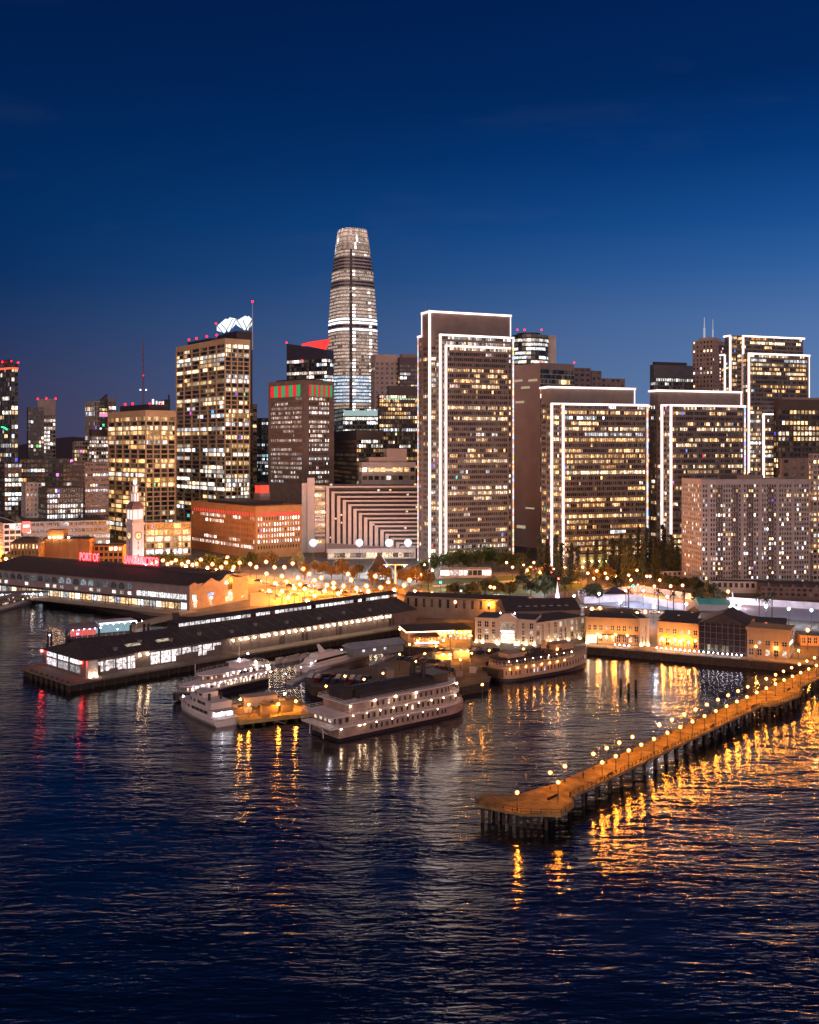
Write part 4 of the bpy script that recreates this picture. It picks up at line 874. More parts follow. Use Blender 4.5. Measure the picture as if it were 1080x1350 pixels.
# ================================================================ restaurant
b=Bld('restaurant','warmly lit waterside restaurant with light strings along its flat dark roof','restaurant',538,445,12)
W=b.solve(622,'x'); M_ro=mat('restaurant_wall',(.45,.28,.16),.8)
b.mb('wall',M_ro).box(0,W,0,16,0,4.6); b.mb('roof',M_shr).box(-.8,W+.3,-.8,16.5,4.6,5.1)
q=MB(); q.box(-.9,W*.72,-1.0,-.8,4.55,4.85); q.box(-1.0,-.8,-.8,14,4.55,4.85); q.build('light_string',lamp('string_orange',(1,.5,.28),9),b.root)
q=MB(); q.box(1,W*.45,-5,-.02,2.9,3.3); q.loft([[(1,-5,3.3),(W*.45,-5,3.3),(W*.45,0,3.3),(1,0,3.3)],[(3,-2,4.4),(W*.42,-2,4.4),(W*.42,0,4.4),(3,0,4.4)]]); q.build('porch_roof',mat('porch_brown',(.14,.09,.06),.8),b.root)
q=MB(); q.box(2,W*.44,-4.9,-4.7,.5,1.0); q.build('light_string',lamp('string_pink',(1,.62,.5),10),b.root)
for i in range(9):
    x=1.5+i*(W*.45-2)/8; q=MB(); q.box(x-.12,x+.12,-4.9,-4.66,0,2.9); q.build('porch_post',M_white,b.root)
for i in range(8):
    x=W*.48+i*W*.065; q=MB(); g=R.uniform(.6,1.5); q.quad((x,-.05,.8),(x+1.3,-.05,.8),(x+1.3,-.05,3.6),(x,-.05,3.6),(g,g*.62,g*.3)); q.build('window',GLASS,b.root)
    q=MB(); q.ball(x+.6,-.8,3.9,.28); q.build('wall_lamp',M_lor,b.root)
for x in (3,9,14): q=MB(); q.ball(x,-5.6,1.6,.3); q.build('porch_lamp',M_lor,b.root)
b.done()
# ================================================================ pier bulkhead buildings
M_bk=mat('bulkhead_plaster',(.50,.42,.35),.85,var=.08,scale=.3); M_bo=mat('bulkhead_ochre',(.50,.33,.17),.85,var=.1,scale=.3)
def bulk(b,W,zt,wm,n,floors,d=16,lit=.4,pil=None,faces='R',upl=True,x0=0,glow=1.0):
    b.mb('wall',wm).box(x0,W,.3,d,0,zt); bw=(W-x0)/n; q=b.mb('wall',wm)
    q.box(x0,W,0,.29,0,.9); 
    zs=floors
    prev=.9
    for z0,z1 in zs: 
        if z0>prev: q.box(x0,W,.02,.29,prev,z0)
        prev=z1
    q.box(x0,W,.02,.29,prev,zt); q.box(x0-.3,W+.3,-.35,0.01,zt-.7,zt+.1)
    for i in range(n+1):
        a=x0+i*bw; q.box(max(x0,a-bw*.24),min(W,a+bw*.24),-.02,.3,.9,zt-.7)
    for i in range(n):
        for z0,z1 in zs:
            g=R.choice([.25,.5,.9]) if R.random()<lit else R.choice([0,.02,.06]); a=x0+i*bw+bw*.24
            k=MB(); k.quad((a,.2,z0),(a+bw*.52,.2,z0),(a+bw*.52,.2,z1),(a,.2,z1),(g*glow,g*.8*glow,g*.6*glow)); wo=k.build('window',GLASS,b.root)
            k=MB(); k.box(a+bw*.26-.06,a+bw*.26+.06,.12,.19,z0,z1); k.box(a,a+bw*.52,.13,.18,(z0+z1)/2-.05,(z0+z1)/2+.05); k.build('window_frame',M_white,wo)
    b.mb('roof',M_roof).box(x0+.3,W-.3,.3,d-.3,zt-.02,zt+.12)
    if pil:
        for px in pil:
            a=b.solve(px,'x'); k=MB(); k.box(a-.55,a+.55,-.5,-.03,0,zt-.8); k.build('pilaster',wm,b.root)
            k=MB(); k.box(a-.3,a+.3,-1.25,-.85,.15,.4); k.build('uplight',M_up,b.root)
bA=Bld('bulkhead_building','cream three storey pier building with a floodlit gabled arch portal and lit pilasters','building',627,448,-16)
W=bA.solve(706,'x'); zt=bA.z(814)
bulk(bA,W,zt,M_bk,8,[(1.2,3.2),(3.9,5.6),(6.6,8.9)],pil=[628.5,637,655,684,694,705],lit=.35)
x0=bA.solve(657,'x'); x1=bA.solve(683,'x'); xm=(x0+x1)/2
k=MB(); k.box(x0,x0+1.1,-2,-.55,0,zt-.2); k.box(x1-1.1,x1,-2,-.55,0,zt-.2); k.loft([[(x0,-2,zt-.2),(x1,-2,zt-.2),(x1,-2,zt+.4),(xm+1.5,-2,zt+2.4),(xm-1.5,-2,zt+2.4),(x0,-2,zt+.4)],[(x0,0,zt-.2),(x1,0,zt-.2),(x1,0,zt+.4),(xm+1.5,0,zt+2.4),(xm-1.5,0,zt+2.4),(x0,0,zt+.4)]]); k.build('portal_arch',M_bk,bA.root)
k=MB(); k.box(x0+1.1,x1-1.1,-1.6,-.6,4.6,5.0); k.build('portal_canopy',M_dark,bA.root)
for i in range(6): a=x0+1.8+i*(x1-x0-3.6)/5; k=MB(); k.ball(a,-1.9,5.3,.22); k.build('canopy_lamp',M_lpost,bA.root)
for z0,z1,g in ((.4,4.3,2.4),(5.6,8.6,.25)):
    k=MB(); k.quad((x0+1.3,-.62,z0),(x1-1.3,-.62,z0),(x1-1.3,-.62,z1),(x0+1.3,-.62,z1),(g,g*.72,g*.48)); k.build('portal_glazing',GLASS,bA.root)
k=MB(); k.box(x0+1.2,x1-1.2,-.6,.0,0,zt-.3); k.build('portal_wall',M_bk,bA.root)
for a in (x0+.5,x1-.5): k=MB(); k.box(a-.3,a+.3,-2.9,-2.5,.1,.4); k.build('uplight',M_up,bA.root)
for a in (xm-3,xm+3): k=MB(); k.ball(a,-1.2,zt+2.6,.25); k.build('roof_lamp',M_lpost,bA.root)
bA.done()
bB=Bld('wing','x','x',706,441,37); W=bB.solve(772,'x'); zt=bB.z(821.5)
bulk(bB,W,zt,M_bk,9,[(1.2,3.2),(3.9,5.4),(6.3,8.3)],pil=[717,725,735,747.5,762],lit=.4); bB.done(); merge(bA,bB)
bC=Bld('bulkhead_building','ochre two storey pier building with an awning and a bright doorway, on the promenade','building',773,446,-14)
W=bC.solve(843,'x'); zt=bC.z(813.5); bulk(bC,W,zt,M_bo,9,[(1,3.4),(5.6,7.6)],lit=.35,pil=[774])
k=MB(); k.box(W*.3,W*.95,-2.4,-.02,3.9,4.1); k.build('awning',M_dark,bC.root)
for px in (776,792,800,808): a=bC.solve(px,'x'); k=MB(); k.ball(a,-1.6,3.3 if px>780 else 2.4,.42 if px<795 else .28); k.build('wall_lamp',M_lor if px>800 else M_lwarm,bC.root)
k=MB(); k.quad((.8,-.05,.2),(4.2,-.05,.2),(4.2,-.05,3.4),(.8,-.05,3.4),(2.2,1.7,1.2)); k.build('doorway',GLASS,bC.root)
bC.done()
bD=Bld('wing','x','x',843,440,2); W=bD.solve(855.5,'x'); zt=bD.z(815.5); bulk(bD,W,zt,M_bk,2,[(1.2,3.6),(5.5,8)],pil=[844.6,854],d=12,lit=.5); bD.done(); merge(bC,bD)
b=Bld('bulkhead_building','ochre pier building between the white ended building and the netted hall','building',867,437,-27)
W=b.solve(921.5,'x'); zt=b.z(819); bulk(b,W,zt,M_bo,6,[(.8,4),(6,7.8)],lit=.3,d=15)
for px in (876,884,897,909): a=b.solve(px,'x'); k=MB(); k.ball(a,-1.2,3.2,.3); k.build('wall_lamp',M_lor,b.root)
b.done()
b=Bld('netted_hall','black netted gabled hall between two ochre pier buildings','building',922,425,-27)
W=b.solve(984,'x'); zt=b.z(820); M_net=mat('scaffold_net',(.03,.022,.03),.9,var=.5,scale=.7)
b.mb('wall',M_net).box(0,W,-.6,20,0,zt); pk=b.z(806)
q=MB(); q.gable(0,W,-.8,20,zt,pk,'y'); q.build('roof',M_shr,b.root)
q=MB()
for i in range(9): a=W*i/8; q.box(a-.1,a+.1,-.95,-.62,0,zt)
for j in range(5): q.box(0,W,-.92,-.65,j*zt/5+1.2,j*zt/5+1.35)
q.build('scaffold',M_metal,b.root)
for i in range(6): a=W*.18+i*W*.08; k=MB(); g=R.choice([.15,.5,.05]); k.quad((a,-.61,.5),(a+1.1,-.61,.5),(a+1.1,-.61,3.6),(a,-.61,3.6),(g,g*.8,g*.4)); k.build('window',GLASS,b.root)
b.done()
b=Bld('bulkhead_building','ochre pier building at the root of the lamp lined pier, with a bright end sign','building',985,416,-27)
W=b.solve(1040,'x'); zt=b.z(828); bulk(b,W,zt,M_bo,5,[(1,3.4),(5.2,6.8)],lit=.3,d=12)
b.mb('eaves',M_bo).box(-.5,W+.8,-.8,12.5,zt+.1,zt+.5)
k=MB(); k.box(W+.02,W+.3,1.5,10,5.6,6.5); k.build('lit_sign_strip',lamp('sign_white',(1,.92,.85),2,False),b.root)
for i in range(5):
    k=MB(); k.quad((W+.05,1+i*2.1,1),(W+.05,2.2+i*2.1,1),(W+.05,2.2+i*2.1,3.4),(W+.05,1+i*2.1,3.4),(.5,.35,.2)); k.build('window',GLASS,b.root)
b.done()
b=Bld('pier_office','low orange lit building behind the lamp lined pier at the frame edge','building',1056,440,-8)
W=b.solve(1110,'x'); zt=b.z(838); bulk(b,W,zt,M_bo,7,[(1,3.4)],lit=.5,d=12); b.done()
for i,(px,pr,D,th,yt,lab,gab) in enumerate(((668,765,470,8,806,'dark roofed pier shed behind the cream pier building',1),(772,838,470,-8,812,'dark flat roofed shed behind the awning fronted pier building',0),(870,918,458,-20,815,'small dark roofed shed behind the ochre pier building',0),(984,1036,446,-20,824,'dark roofed shed above the bright end sign',0))):
    b=Bld('pier_shed',lab,'shed',px,D,th); W=b.solve(pr,'x'); zt=b.z(yt); b.mb('wall',M_sh).box(0,W,0,22,0,zt)
    if gab: 
        q=b.mb('roof',M_shr); q.gable(-.5,W+.5,-.5,22,zt,zt+4); q=MB(); n=7
        for j in range(n): q.box(6+j*3.6,7.6+j*3.6,3.2,4.4,zt+1.45,zt+1.75)
        q.build('skylight_row',mat('skylight_glass',(.3,.3,.35),.2),b.root)
    else: b.mb('roof',M_shr).box(-.3,W+.3,-.3,22,zt,zt+.5)
    b.done()
# ================================================================ lowrise, courts, landmarks beyond the road
b,W,L,zt=low('brick_apartments','low brick apartments with gabled windows below the pale balconied tower','building',1003,575,-12,1120,775,mat('dusky_brick',(.15,.095,.085),.85),p=.25,pal='white',rp=.05,Ld=18,fp=3.3,bw=3,sp=.45,pw=1.2,bright=.9)
for i in range(8): b.mb('dormer',mat('dusky_brick',(.15,.095,.085),.85)).gable(3+i*6,6+i*6,-.2,5,zt,zt+2.6,'y')
b.mb('roof',M_roof).box(0,W,4,18,zt,zt+2); b.done()
b,W,L,zt=low('lowrise_apartments','small beige lowrise with warm windows between the trees and the brick apartments','building',938,600,-8,1004,768,M_beige,p=.3,pal='warm',rp=0,Ld=14,fp=3.4,bw=3,sp=.45,pw=1.3); b.done()
b,W,L,zt=low('lowrise_apartments','small pale block at the foot of the pale balconied tower, beside the dark trees','building',874,640,10,899,755,M_concp,p=.2,pal='warm',rp=0,Ld=12,fp=3.4,bw=3,sp=.45,pw=1.3); b.done()
b,W,L,zt=low('podium_building','low podium washed in yellow green light under the broad outlined tower','building',765,700,4,802,733,M_beige,p=.0,pal='gold',rp=0,Ld=20,fp=9,bw=9,sp=.95,pw=1)
for i in range(4): q=MB(); q.box(2+i*5,2.6+i*5,-2,-1.4,7,7.3); q.build('uplight',lamp('lime_light',(.8,1,.25),60),b.root)
b.done()
b,W,L,zt=low('park_pavilion','bright shopfront pavilion at the edge of the lawn','building',580,668,2,648,752,M_beige,p=.8,pal='pink',rp=.5,Ld=8,fp=5,bw=3,sp=.15,pw=.4,bright=1.8); b.done()
M_court=mat('court_paint',(.40,.46,.60),.7,var=.1); M_screen=mat('court_windscreen',(.65,.68,.78),.8)
sheet('court_ground',[(760,787),(845,781),(925,794),(905,806),(850,803),(770,796)],M_court,.14)
sheet('court_ground_east',[(955,796),(1110,806),(1110,822),(1010,815),(960,806)],M_court,.14)
sheet('court_paving',[(835,783),(888,788),(870,793),(838,792)],M_white,.2)
def wallpx(a,c,h,label,grp='pale windscreen walls round the sports courts'):
    p=gp(*a);q_=gp(*c); d=(q_-p); r=thing('court_windscreen',label,'screen',p,math.atan2(d.y,d.x),grp); k=MB(); k.box(0,d.length,-.08,.08,.15,h); k.build('panel',M_screen,r); n=int(d.length/5)
    for i in range(n+1): k=MB(); k.cyl(i*d.length/max(1,n),0,0,h+.4,.07,n=5); k.build('post',M_metal,r)
for a,c,lab in (((762,786),(846,780.5),'long windscreen wall at the back of the nearer courts'),((846,780.5),(925,793.5),'windscreen wall along the city side of the nearer courts, beside the trees'),((770,796),(838,792.5),'windscreen wall beside the dark pavilion'),((838,792.5),(905,805.5),'windscreen wall crossing the middle of the nearer courts'),((958,796),(1110,806),'windscreen wall behind the brightest courts')):
    wallpx(a,c,3.6,lab)
b=Bld('court_pavilion','dark hip roofed pavilion standing in the lit sports courts','pavilion',797,573,4)
W=b.solve(828,'x'); k=b.mb('roof',mat('navy_roof',(.02,.02,.04),.7)); k.loft([[(-.8,-.8,3),(W+.8,-.8,3),(W+.8,8.8,3),(-.8,8.8,3)],[(W*.45,3.8,6.2),(W*.55,3.8,6.2),(W*.55,4.2,6.2),(W*.45,4.2,6.2)]])
for x in (0,W/3,W*2/3,W):
    for y in (0,8): k=MB(); k.box(x-.15,x+.15,y-.15,y+.15,0,3); k.build('post',M_white,b.root)
k=MB(); k.box(1,W-1,5,8,0,2.8); k.build('counter_wall',M_white,b.root); b.done()
b=Bld('teal_roof_building','low building with a teal roof beside the brightest courts','building',922,534,-6)
W=b.solve(962,'x'); b.mb('wall',M_grey).box(0,W,0,12,0,3.2); b.mb('roof',mat('teal_metal',(.05,.30,.27),.6)).gable(-.5,W+.5,-.5,12.5,3.2,5.4); b.done()
for px,yb_,yt_,D,lab,red in ((735,792,767,569,'white floodlit obelisk near the park, behind the pier sheds',1),(966,806,779,540,'thin white floodlit spire behind the netted hall',0)):
    b=Bld('obelisk',lab,'obelisk',px,D,0); h=b.z(yt_); k=MB(); k.cyl(0,0,.8,h,1.1,.1,6); k.build('shaft',M_white,b.root); k=MB(); k.cyl(0,0,0,.8,2.2,1.6,8); k.build('plinth',M_white,b.root)
    for a in (0,2,4): k=MB(); k.ball(3*math.cos(a+4),3*math.sin(a+4),.5,.3); k.build('uplight',M_lwhite,b.root)
    b.done()
b=Bld('white_mast','tall white mast with a crossbar at the plaza edge, behind the peaked roof hall','mast',521.5,590,0)
h=b.z(744); k=MB(); k.cyl(0,0,0,h,.45,.3,6); k.build('pole',M_white,b.root); k=MB(); k.box(-7,7,-.2,.2,h-.4,h); k.build('crossbar',M_white,b.root)
for a in (-5,5): k=MB(); k.ball(a,-.6,h-.9,.3); k.build('lamp',M_lpost,b.root)
b.done()
b=Bld('festival_canopy','dark peaked canopy with red and white lit eaves before the terraced hotel','canopy',486,655,0)
W=b.solve(516,'x'); k=b.mb('roof',M_shr); k.loft([[(-.5,-.5,5),(W+.5,-.5,5),(W+.5,12,5),(-.5,12,5)],[(W*.42,5,b.z(731)),(W*.5,5,b.z(731)),(W*.5,6,b.z(731)),(W*.42,6,b.z(731))]])
for c,z in (((1,.15,.12),4.2),((1,.8,.65),2.8)): k=MB(); k.box(0,W,-.4,-.1,z,z+.5); k.build('eave_light',lamp('eave_%d'%int(z*10),c,2.2),b.root)
for x in (0,W/2,W): k=MB(); k.box(x-.2,x+.2,0,.4,0,5); k.build('post',M_metal,b.root)
b.done()
# ================================================================ lamp lined pier
dv=Vector((.642,.767)).normalized(); pv=Vector((-dv.y,dv.x)); P0=Vector((34.2,244.5)); PC=P0+pv*2.67
DZ=4.0; th=math.atan2(dv.y,dv.x)
pr=thing('public_pier','long narrow public pier on dark piles with a wider outer end and railings','pier',(PC.x,PC.y,0),th)
def loc2(px,y,z=DZ):
    g=gp(px,y,z); v=Vector((g.x,g.y))-PC; return (v.dot(dv),v.dot(pv))
M_deck=mat('pier_concrete',(.27,.19,.08),.85,var=.5,scale=.35,bump=.4)
head=[loc2(*p) for p in ((631,1061),(687,1072.5),(740,1074),(757,1061),(756,1054))]
head2=[loc2(*p) for p in ((675,1049),(642,1046.5),(627,1053.5))]
q=MB(); x1=262
xs=head[-1][0]
outline=head+[(xs+1,-4.0),(118,-4.0),(121,-7),(139,-8.5),(147,-6),(150,-4.0),(x1,-4.0),(x1,4.0),(head2[0][0]+14,4.0)]+head2
q.poly([(x,y,DZ) for x,y in outline]); q.poly([(x,y,DZ-.6) for x,y in outline][::-1])
for a,c in zip(outline,outline[1:]+outline[:1]): q.quad((a[0],a[1],DZ-.6),(c[0],c[1],DZ-.6),(c[0],c[1],DZ),(a[0],a[1],DZ))
o=q.build('deck',M_deck,pr)
bm=bmesh.new(); bm.from_mesh(o.data); bmesh.ops.remove_doubles(bm,verts=bm.verts[:],dist=.001); bmesh.ops.triangulate(bm,faces=bm.faces[:]); bmesh.ops.recalc_face_normals(bm,faces=bm.faces[:]); bm.to_mesh(o.data); bm.free()
def rail(pts,parent,name='railing',h=1.1):
    q=MB()
    for a,c in zip(pts,pts[1:]):
        L=math.dist(a,c); n=max(1,int(L/2))
        for z in (DZ+.5,DZ+h): q.tube((*a,z),(*c,z),.05,4)
        for i in range(n+1): 
            t=i/n; x=a[0]+(c[0]-a[0])*t; y=a[1]+(c[1]-a[1])*t; q.box(x-.05,x+.05,y-.05,y+.05,DZ,DZ+h)
    q.build(name,M_black,parent)
rail([(head2[0][0]+14,3.85),(x1,3.85)],pr); rail([(xs+1,-3.85),(118,-3.85)],pr); rail([(118,-3.85),(121,-6.8),(139,-8.3),(147,-5.9),(150,-3.9)],pr); rail([(150,-3.85),(x1,-3.85)],pr)
rail(head+[(xs+1,-4)],pr); rail([head[0]]+head2[::-1]+[(head2[0][0]+14,3.9)],pr)
def pile(x,y):
    q=MB(); q.cyl(x,y,-3,DZ-1.05,.42,n=8); return q.build('pile',M_wood,pr)
for i in range(33):
    x=4+i*6.2
    pile(x,-3.3); pile(x,3.3); q=MB(); q.box(x-.45,x+.45,-3.9,3.9,DZ-1.1,DZ-.62); q.build('cross_beam',M_wood,pr)
hx0=min(p[0] for p in head+head2); 
n=0
for i in range(12):
    t=i/11; a=(head[0][0]*(1-t)+head[2][0]*t,head[0][1]*(1-t)+head[2][1]*t)
    if i<10: pile(a[0]+.7,a[1]*.93)
for t in (.2,.5,.8): pile(head2[1][0]*(1-t)+head2[0][0]*t,head2[1][1]*(1-t)+head2[0][1]*t-.6)
for x,y in ((124,-6.5),(130,-7),(137,-7.6),(143,-6.4)): pile(x,y)
q=MB(); 
for i in range(3):
    a=head[1]; q.box(-2+i*0.01,2.2,a[1]*.2-1.1,a[1]*.2-.7,DZ,DZ+.45)
q.build('bench_seat',M_wood,pr)
for i in range(9):
    x=22+i*15; y=(-1,1)[i%2]*3.1
    q=MB(); q.box(x,x+2,y-.25,y+.25,DZ+.4,DZ+.48); q.box(x,x+2,y+(.2 if y>0 else -.28),y+(.28 if y>0 else -.2),DZ+.5,DZ+.95); q.box(x+.1,x+.2,y-.2,y+.2,DZ,DZ+.4); q.box(x+1.8,x+1.9,y-.2,y+.2,DZ,DZ+.4); q.build('bench',M_wood,pr)
for i in range(40):
    x=3+i*6.2; q=MB(); q.box(x,x+.12,-3.7,3.7,DZ+.004,DZ+.012); q.build('deck_joint',M_wood,pr)
# fender walls under head
q=MB(); q.box(head[3][0]-3,head[3][0]-1,-3.2,-1,-2,DZ-.7); q.build('fender_wall',M_wood,pr)
# lamps
M_lpole=mat('lamp_pole_iron',(.05,.045,.04),.5)
proto=thing('pier_lamp','x','street lamp',(0,0,0),0,'globe lamps along the public pier')
q=MB(); q.cyl(0,0,0,3.65,.10,.07,6); q.cyl(0,0,0,.5,.22,.16,6); q.build('pole',M_lpole,proto)
q=MB(); q.ball(0,0,3.9,.24,nu=8,nv=6); q.build('globe',lamp('pier_globe',(1,.29,.015),640),proto,True); q=MB(); q.ball(0,0,3.9,.55,nu=10,nv=7); q.build('lamp_halo',M_amberhalo,proto,True)  # larger ball is an added halo shell, not a lantern glass
PT=treeof(proto); first=True
def row_t(px,off):
    k=(px-540)/FL; c=PC+pv*off; return (k*c.y-c.x)/(dv.x-k*dv.y)
rights=[736,772,794,812,829,845.5,862.4,880,897,913,929,943.8,958,971.8,985,998,1010.4,1022.4,1034,1045,1055.8,1066.4,1076.4]
lefts=[682,725.5,745,782.4,800,816.7,834,869.5,886,902,917,932,946.7,960,973.3,986,998,1010.4,1022.7,1033,1043.8,1054,1064,1074]
for off,lst,lab in ((-2.67,rights,'seaward'),(2.67,lefts,'harbour')):
    for i,px in enumerate(lst):
        if px==772: continue
        t=row_t(px,off); p=PC+pv*off+dv*t
        if px==682: g=gp(682,1068,DZ); p=Vector((g.x,g.y))
        l='globe lamp on the public pier, %s from its outer end along the %s rail'%(ORD[i] if i<30 else 'last',lab)
        if first: proto.location=(p.x,p.y,DZ); proto['label']=l; first=False
        else: dup(proto,(p.x,p.y,DZ),0,l,tree=PT)
# ================================================================ street lamps
def make_lamp(name,h,r,m,grp,twin=False):
    pr_=thing(name,'x','street lamp',(0,0,-50),0,grp)
    q=MB(); q.cyl(0,0,0,h,.16,.1,6); 
    if twin: q.tube((-1,0,h-.3),(1,0,h-.3),.07,4)
    q.build('pole',M_lpole,pr_)
    for x in ((-1,1) if twin else (0,)):
        q=MB(); q.ball(x,0,h+.1,r*.75,nu=8,nv=5); q.build('globe',m,pr_,True)
        if 'post' not in name: q=MB(); q.ball(x,0,h+.1,r*(2.0 if 'street' in name or 'flood' in name else 1.6),nu=10,nv=7); q.build('lamp_halo',M_whitehalo if ('flood' in name or 'lot' in name or 'park' in name) else M_amberhalo,pr_,True)  # outer ball is an added halo imitating lamp bloom
    return pr_
def place(protos,pts,labf,z=LZ):
    tr=treeof(protos)
    for i,(x,y) in enumerate(pts):
        l=labf(i,x,y)
        if i==0: protos.location=(x,y,z); protos['label']=l
        else: dup(protos,(x,y,z),0,l,tree=tr)
def heads(lst,h): 
    out=[]
    for x,y in lst: g=gp(x,y,LZ+h); out.append((g.x,g.y))
    return out
M_street=lamp('sodium_street_globe',(1,.30,.03),2100)
plaza=[(351,741),(351.5,756.7),(372,760),(393,762),(363,769),(378,767),(372,780),(414.6,765.6),(395.6,770.7),(415,785.6),(440,769),(440,775),(453,773),(483,773),(485.6,780),(502,775),(300,735),(330,743.7),(306.7,752),(388,776),(428,780),(463,765),(400,750),(375,748),(316,742),(338,748),(362,748),(386,743),(408,757),(424,762),(431,772),(402,777),(446,783),(470,776),(512,768),(520,778),(533,772),(355,779),(380,788),(405,792),(540,765),(495,760),(459,757)]  # later entries are extra lamps added to spread the orange glow
place(make_lamp('street_lamp',9,.75,M_street,'orange lamps, some of them added, on the plaza by the long shed'),heads(plaza,9),lambda i,x,y:'orange plaza lamp %s, %s in its partly added cluster'%(['nearer the market hall','nearer the long shed roof','nearer the masonry building'][i%3],ORD[i//3]))
emb_=[(206,741),(215,739),(226,742),(240,744),(254,745),(280,744),(292,748),(298,742),(60,735),(120,736),(-30,733),(8,737),(22,733),(130,738),(150,742),(-8,728),(40,728),(308,748),(232,739),(265,738),(248,741),(221,744),(245,746.5),(259.4,744),(273.7,749),(200,743),(285,752)]  # includes extra lamps added to thicken the orange street glow
place(make_lamp('street_lamp',9,.75,M_street,'orange lamps, some of them added, on the road behind the market hall'),heads(emb_,9),lambda i,x,y:'orange street lamp behind the market hall roof, %s in a partly added row along the road'%ORD[i])
road=[(556,786),(566,789),(600,794),(645,797),(705,799),(735,801),(820,810),(895,814),(940,817),(960,820),(1010,824),(1040,828),(1065,831),(547,779.7),(555,781.5),(569.6,782),(614,792),(629.6,789),(646.7,774),(651.6,775),(664,793),(666.7,796),(681.5,792.8),(691.7,795.6),(780.6,803),(791,802),(840,809),(850.7,807),(874.8,810),(912.6,810),(590,788),(720,796),(760,800)]  # includes extra lamps added for a denser orange band
place(make_lamp('street_lamp',8,.5,M_street,'orange lamps, some of them added, along the waterfront road by the park'),heads(road,8),lambda i,x,y:'orange street lamp on the waterfront road between the lawn and the pier sheds, %s along a partly added row'%ORD[i])
city=[(668,742),(676,748),(704,742),(720,744),(755,752),(768,748),(775,756),(798,756),(812,760),(840,752),(870,765),(900,772),(560,745),(570,752),(556,758),(787,753),(783,763),(800.7,762.5),(829,758.5),(832,765),(853,760),(857,760),(862.7,773),(884.4,773),(960,780),(700,748),(712,755),(690,745),(730,750),(745,748),(695,752)]  # includes extra lamps added to light the street level orange
place(make_lamp('street_lamp',8,.5,M_street,'orange lamps, some of them added, on the streets behind the courts'),heads(city,8),lambda i,x,y:'orange street lamp behind the %s, %s of that partly added cluster'%('lawn, near the two outlined towers' if x<110 else 'lit courts',ORD[i]))
bg_=[(x,y) for x,y in ((150,700),(190,705),(240,708),(60,700),(100,696),(420,735),(560,752),(600,745),(680,735),(870,745))]
# globes on the parking quay and restaurant front
quay=[(540,850),(527,863),(593,868),(622,861.5),(621,838),(594,838.7),(527,830),(548,872),(590,896),(636,903),(570,884),(480,896),(430,905),(505,888),(455,892),(560,862),(607,870),(575,852),(645,858),(690,856),(735,856)]
place(make_lamp('quay_lamp',6,.32,M_lor,'globe lamps on the parking quay'),[ (gp(x,y,LZ+6).x,gp(x,y,LZ+6).y) for x,y in quay],lambda i,x,y:'globe lamp on the parking quay, %s counting out from the restaurant'%ORD[i])
prom=[(811.6,852),(827,853),(873,857),(890,858),(901,859),(917,860.5),(945,863),(973,866),(997,868.5),(1023,871),(1053,874),(788,851.5)]
place(make_lamp('promenade_lamp',4.2,.34,M_prom,'tall warm lamps on the promenade'),[(gp(x,y-1.5).x,gp(x,y-1.5).y) for x,y in prom],lambda i,x,y:'warm promenade lamp on the seawall walk, %s from the cream portal building'%ORD[i])
posts=[(811,853.2),(817,853.6),(823,854.2),(829,854.8)]+[(866+i*6.2,857.6+i*.56) for i in range(19)]
place(make_lamp('post_light',1.0,.26,M_lpost,'low white post lights along the seawall'),[(gp(x,y).x,gp(x,y).y) for x,y in posts],lambda i,x,y:'low white post light on the seawall edge, %s along the row'%ORD[i])
fl_=[(413,722.5),(474,724),(513,727),(538,731)]
place(make_lamp('floodlight_mast',20,1.25,lamp('stadium_white',(.8,.9,1),2600),'bright white floodlights before the terraced hotel'),[(at(x,690).x,690) for x,_ in fl_],lambda i,x,y:'%s white floodlight mast before the terraced hotel, counting toward the outlined tower'%ORD[i])
courts=[(757,786),(790,783),(825,779),(848,779),(880,787),(905,797),(862,800),(818,794),(975,798),(1010,800),(1040,803),(1070,805),(1095,808)]
place(make_lamp('court_floodlight',8,.38,M_lwhite,'floodlights on the sports courts'),heads(courts,8),lambda i,x,y:'white floodlight over the sports courts, %s counting toward the frame edge'%ORD[i])
parkl=[(608,779),(655,774),(712,772),(581,768),(700,768)]
place(make_lamp('park_lamp',4,.3,M_lwhite,'small white lamps on the lawn'),heads(parkl,4),lambda i,x,y:'small white lamp on the lawn, %s from the plaza end'%ORD[i])
bgp=[(82,700),(92,700),(103,707),(124,710),(144,718),(78,696)]
place(make_lamp('lot_lamp',10,.6,M_lwhite,'white lamps on the lot behind the columned hall'),[(at(x,705).x,705) for x,_ in bgp],lambda i,x,y:'white lot lamp above the columned hall roof, %s toward the clock tower'%ORD[i])
# traffic lights
for px,y,c,lab in ((834.5,772,(.0,1,.75),'green traffic signal'),(841,771,(1,.05,.05),'red traffic signal beside the green one'),(727,754,(1,.05,.08),'red traffic signal near the park trees'),(736,763,(1,.05,.08),'red traffic signal above the obelisk'),(581,767.5,(.1,1,.45),'green glowing lamp at the edge of the lawn')):
    g=gp(px,y,LZ+6); r=thing('traffic_signal',lab+', behind the pier sheds' if 'beside' not in lab else lab+' beyond the courts','traffic light',(g.x,g.y,LZ)); q=MB(); q.cyl(0,0,0,6.5,.12,n=5); q.build('pole',M_lpole,r); q=MB(); q.box(-.35,.35,-.2,.2,5.2,7); q.build('housing',M_black,r); q=MB(); q.ball(0,-.35,6,.45); q.build('lens',lamp('signal_%d%d'%(int(c[0]*9),int(c[1]*9)),c,60),r)
